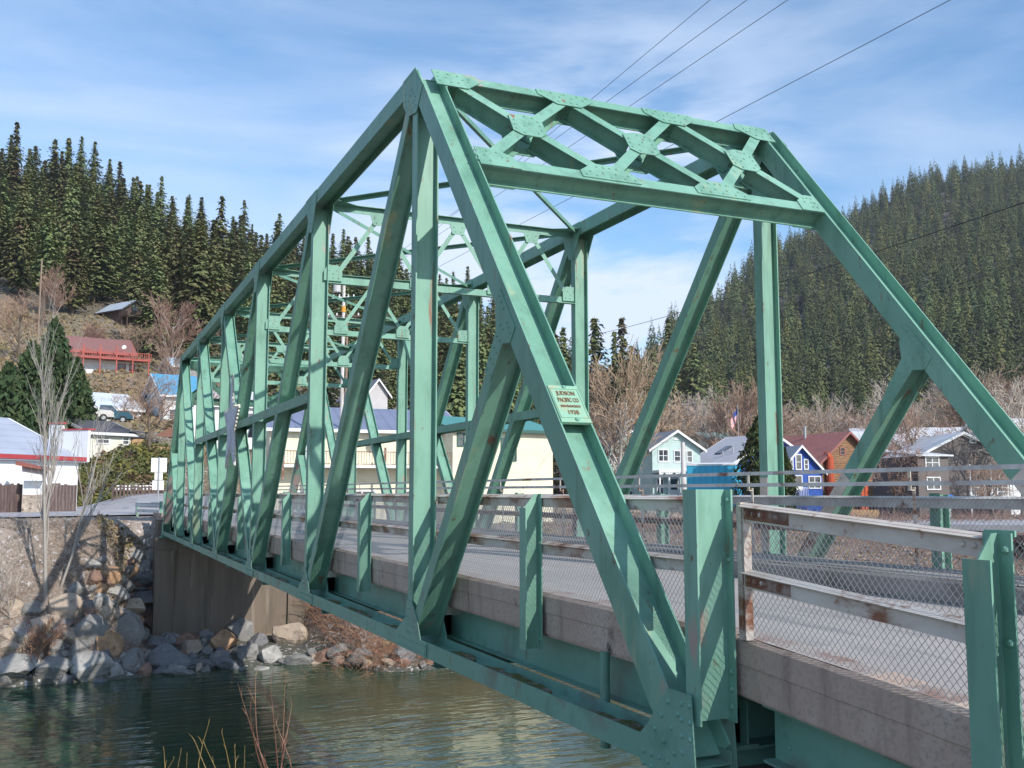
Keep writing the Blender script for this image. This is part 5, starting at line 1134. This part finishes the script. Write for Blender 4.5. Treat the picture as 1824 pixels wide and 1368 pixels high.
RK=[(195,1030,50,34,'rusty orange','orange boulder high on the pile left of the abutment'),(232,1026,30,26,'rusty orange','small orange boulder beside the high orange one'),(262,1040,44,34,'dark grey',None),(205,1058,40,22,'pale','flat pale boulder below the high orange one'),(243,1080,92,34,'dark grey','long dark slab leaning in the middle of the pile'),(222,1092,52,32,'tan','tan block lying under the long dark slab'),(178,1055,26,24,'rusty orange',None),(265,1092,36,40,'grey',None),
(113,1098,44,52,'tan','tall rounded tan boulder at the left of the pile'),(158,1098,30,24,'reddish brown',None),(188,1100,28,32,'tan',None),(215,1098,34,22,'pale',None),(162,1128,60,48,'grey','big grey boulder left of the rusty orange one'),(224,1132,72,54,'grey','big speckled grey boulder in the middle of the pile'),(192,1158,42,52,'rusty orange','bright rusty orange boulder near the water'),(284,1118,74,56,'reddish brown','large reddish brown boulder against the abutment foot'),(140,1165,34,34,'grey',None),
(166,1192,62,46,'pale','pale faced boulder standing at the waterline'),(92,1196,66,34,'grey','broad grey boulder at the waterline on the left'),(28,1192,62,30,'pale','flat pale boulder at the left edge by the water'),(235,1190,46,38,'grey',None),(207,1200,22,26,'pale',None),(296,1186,84,48,'dark grey','long low dark boulder at the waterline below the abutment'),(345,1160,40,34,'tan',None),(398,1152,52,40,'rusty orange','smooth orange brown boulder in front of the abutment'),(330,1132,30,24,'grey',None),(365,1138,30,22,'grey',None),(425,1135,44,46,'grey',None),(405,1190,44,24,'dark grey',None),(360,1188,40,20,'dark grey',None),(318,1204,44,18,'grey',None),(270,1158,46,34,'dark grey',None),(512,1142,54,44,'tan','square tan boulder right of the abutment'),(482,1176,46,36,'pale','pale boulder at the waterline right of the abutment'),(535,1184,50,24,'grey',None),(575,1180,50,30,'reddish brown','reddish brown boulder under overhanging twigs'),(444,1172,34,40,'grey',None),(460,1150,26,26,'dark grey',None),(640,1178,48,26,'grey',None),(694,1184,28,16,'tan','small smooth tan stone at the waterline'),(725,1170,50,40,'dark grey',None),(605,1165,36,26,'grey',None),
(20,1165,44,30,'tan',None),(60,1180,34,24,'reddish brown',None),(120,1140,40,34,'tan',None),(225,1008,22,18,'reddish brown',None),(255,1015,26,20,'grey',None),(240,996,24,20,'pale',None),(278,1000,26,24,'dark grey',None),(210,1035,22,18,'grey',None),(280,1050,24,30,'dark grey',None),(282,1080,20,34,'grey',None),(300,1150,34,30,'dark grey',None),(430,1198,30,16,'dark grey',None),(465,1198,30,14,'pale',None),(250,1140,30,24,'dark grey',None),(340,1178,24,20,'dark grey',None),(385,1176,26,20,'grey',None)]
RK+=[(10,1205,40,22,'grey'),(62,1150,40,34,'tan'),(100,1165,36,30,'grey'),(80,1120,44,36,'tan'),(45,1135,34,28,'pale'),(12,1140,40,30,'tan'),(138,1060,34,28,'grey'),(128,1030,26,20,'tan'),(180,1220,30,16,'dark grey'),(150,1205,36,22,'pale'),(118,1215,30,18,'dark grey'),(170,1010,24,18,'pale'),(60,1090,30,24,'grey'),(20,1090,30,24,'tan'),(262,1178,36,26,'pale'),(200,1100,36,30,'tan'),(240,1112,34,26,'rusty orange'),(178,1080,34,30,'pale'),(300,1170,30,24,'tan'),(325,1150,30,26,'reddish brown')]
for q in RK: put_rock(*(q if len(q)>5 else q+(None,)))
for k in range(190):
    u=rr_.uniform(60,460); v=rr_.uniform(1000,1205)
    if u<(1200-v)*.6+40 and v<1110: continue
    put_rock(u,v,rr_.uniform(12,32),rr_.uniform(10,24),rr_.choice(['grey','dark grey','dark grey','tan','grey','reddish brown','pale']),'one of many small stones filling the gaps between the riprap boulders','small riprap stones')
for o in bpy.data.objects:
    if o.name.startswith('boulder') and o['label'].startswith('one of many small'): o['group']='small riprap stones'
for k in range(26):
    u=rr_.uniform(480,790); v=1195-(u-480)*.02-rr_.uniform(0,26); put_rock(u,v,rr_.uniform(12,30),rr_.uniform(9,18),rr_.choice(['grey','dark grey','tan','reddish brown']),'one of the small stones along the waterline right of the abutment','waterline stones')
for o in bpy.data.objects:
    if o.name.startswith('boulder') and o['label'].startswith('one of the small'): o['group']='waterline stones'
for k,(u,v,w_,h_,kd,lb) in enumerate(((1170,925,36,30,'pale','big pale boulder on the far bank seen through the railing mesh'),(1205,930,30,24,'tan','tan boulder beside the big pale one seen through the railing mesh'),(1000,915,40,30,'tan','tan boulder behind the walkway railing left of the near end post'),(960,925,30,22,'pale','pale boulder behind the walkway railing beside the second rail post'),(1240,935,28,20,'pale',None),(900,920,30,22,'tan',None),(870,915,26,20,'grey',None),(1090,935,30,20,'grey',None),(1130,918,24,18,'tan',None),(1280,945,26,18,'tan',None),(1640,975,26,18,'reddish brown',None),(1560,950,26,16,'grey',None),(1450,945,30,18,'tan',None))):
    p,D=hit(u,v,42,110)
    if p is None: continue
    me=rms[k%9].copy(); me.materials.clear(); me.materials.append(rmats[kd]); o=bpy.data.objects.new('boulder',me); C.objects.link(o); q=D/F_PX/2*1.3
    o.location=(p.x,p.y,p.z+h_*q*.3); o.scale=(w_*q,w_*q,h_*q); o.rotation_euler=(.2,.1,k)
    tag(o,lb or 'one of the boulders lying in the brush beyond the walkway railing','rock',None if lb else 'boulders beyond the walkway')
m=MB(); a,b,c_,d_=P(1500,80),P(1960,80),P(1960,97),P(1440,97); m.prism([(a.x,a.y,-1.4),(b.x,b.y,-1.4),(c_.x,c_.y,-1.38),(d_.x,d_.y,-1.38)],(0,0,1.05)); o=m.build('street',road_m); tag(o,kind='structure')
um=thing('parasol','small bright blue parasol standing open in front of the narrow grey house','parasol',(*uv(1692,93),-.25)); m=MB(); m.tube((0,0,0),(0,0,1.9),.03,.03,6); m.build('pole',trimw,um)
m=MB(); n=10; ring=[(1.1*math.cos(6.283*i/n),1.1*math.sin(6.283*i/n),1.55) for i in range(n)]; m.add(ring+[(0,0,2.05)],[(i,(i+1)%n,n) for i in range(n)]); m.build('canopy',paint('parasol_blue',(.03,.16,.50)),um)
# ------------------------------------------------------------------ brush, ivy and ground litter (uncountable)
def brush(name,label,region,n,mat,L0,L1,r0,droop=.4,cat='brush',seg=3):
    r=random.Random(len(label)*7+n); m=MB()
    for k in range(n):
        x,y=region(r); z=H(x,y); a=r.random()*6.28; L=r.uniform(L0,L1); d=Vector((math.cos(a),math.sin(a),r.uniform(.2,1.6))).normalized(); p=Vector((x,y,z-.1))
        for s in range(seg):
            q=p+d*(L/seg); m.tube(p,q,r0*(1-s/seg*.7),r0*(1-(s+1)/seg*.75),3); d=(d+Vector((r.uniform(-.5,.5),r.uniform(-.5,.5),-droop*r.random()))).normalized()
            if s<seg-1:
                e=q+(d+Vector((r.uniform(-1,1),r.uniform(-1,1),r.uniform(-.3,.8)))).normalized()*L*.35; m.tube(q,e,r0*.5,r0*.2,3)
            p=q
    o=m.build(name,mat); tag(o,label,cat,kind='stuff'); return o
def rect(x0,x1,y0,y1): return lambda r:(r.uniform(x0,x1),r.uniform(y0,y1))
brush('bare_brush','tangled brown leafless brush on the bank right of the abutment',rect(38.0,50,-26,-7.6),5200,twig_rd,.7,2.0,.011)
brush('bare_brush','pale tangled twigs on the bank right of the abutment',rect(38.5,50,-24,-7.8),2200,twig_wh,.7,1.8,.010)
brush('bare_brush','reddish twigs overhanging the water right of the abutment',rect(37.3,39,-13.5,-5.6),420,twig_rd,1.0,2.2,.010,droop=.9)
brush('bare_brush','brown brush on the far bank beyond the walkway',rect(37,60,-75,-26),4200,twig_br,.8,2.2,.02)
brush('bare_brush','short dry twigs scattered over the gravel bank at the left',rect(41.2,46.8,1.2,14),7500,twig_wh,.25,1.0,.007)
brush('bare_brush','brown twigs tangled over the gravel bank at the left',rect(41.0,46.6,1.0,14),3500,twig_br,.3,1.2,.007)
def leaves(name,label,region,n,mat,s0,s1,hh,cat='foliage'):
    r=random.Random(n+len(label)); m=MB()
    for k in range(n):
        x,y=region(r); z=H(x,y)+abs(r.gauss(0,hh)); c=Vector((x,y,z)); s=r.uniform(s0,s1); d1=Vector((r.uniform(-1,1),r.uniform(-1,1),r.uniform(-.6,1)))*s; d2=Vector((r.uniform(-1,1),r.uniform(-1,1),r.uniform(-.6,1)))*s
        m.add([c-d1,c+d2,c+d1,c-d2],[(0,1,2,3)])
    o=m.build(name,mat); tag(o,label,cat,kind='stuff'); return o
ivy=M('ivy_leaves',(.14,.145,.04),.8,[((.25,.22,.05),.6,.52,.64,S1),((.19,.105,.065),.45,.50,.62,S1),((.06,.09,.025),1.2,.5,.7,S1)])
def polar(u0,u1,D0,D1): return lambda r:tuple(uv(r.uniform(u0,u1),r.uniform(D0,D1)))
leaves('ivy_bank','green and brown ivy covering the bank below the cream house',polar(138,310,84,98),15000,ivy,.07,.2,.30)
dry=M('dry_grass',(.30,.22,.12),.95,[((.22,.20,.08),1,.45,.65,S1),((.19,.11,.06),2,.5,.7,S1)])
leaves('dry_grass','tuft of dry orange grass on the bank top by the abutment',rect(46.4,48.8,.6,3.0),2200,dry,.04,.12,.16,'grass')
leaves('dry_grass','rough dry grass covering the open left hillside',polar(-30,420,104,196),9000,dry,.15,.45,.15,'grass')
brush('hillside_scrub','grey brown leafless scrub over the open left hillside',polar(-30,400,108,198),2600,twig_br,.6,1.9,.028,cat='scrub')
brush('hillside_scrub','brown leafless thicket around the houses beyond the truss',polar(340,1000,92,140),3800,twig_br,.8,2.6,.026,cat='scrub')
brush('bare_brush','low brown brush along the street in front of the right hand houses',polar(1020,1860,70,97),3600,twig_br,.5,1.5,.018)
leaves('leaf_litter','dry brown leaf litter on the slope beyond the walkway',rect(40,62,-70,-24),5000,dry,.08,.22,.1)

# ------------------------------------------------------------------ valley haze
me=bpy.data.meshes.new('haze'); b_=MB(); b_.box(-120,900,-850,260,-9,290); me.from_pydata(b_.v,[],b_.f); o=bpy.data.objects.new('haze',me); C.objects.link(o); tag(o,kind='stuff')
hm=bpy.data.materials.new('thin_valley_haze'); hm.use_nodes=True; t=hm.node_tree; t.nodes.clear(); oo=t.nodes.new('ShaderNodeOutputMaterial'); pv=t.nodes.new('ShaderNodeVolumePrincipled'); pv.inputs['Color'].default_value=(.78,.86,1,1); pv.inputs['Density'].default_value=.00013; pv.inputs['Anisotropy'].default_value=.2; t.links.new(pv.outputs[0],oo.inputs['Volume']); me.materials.append(hm)
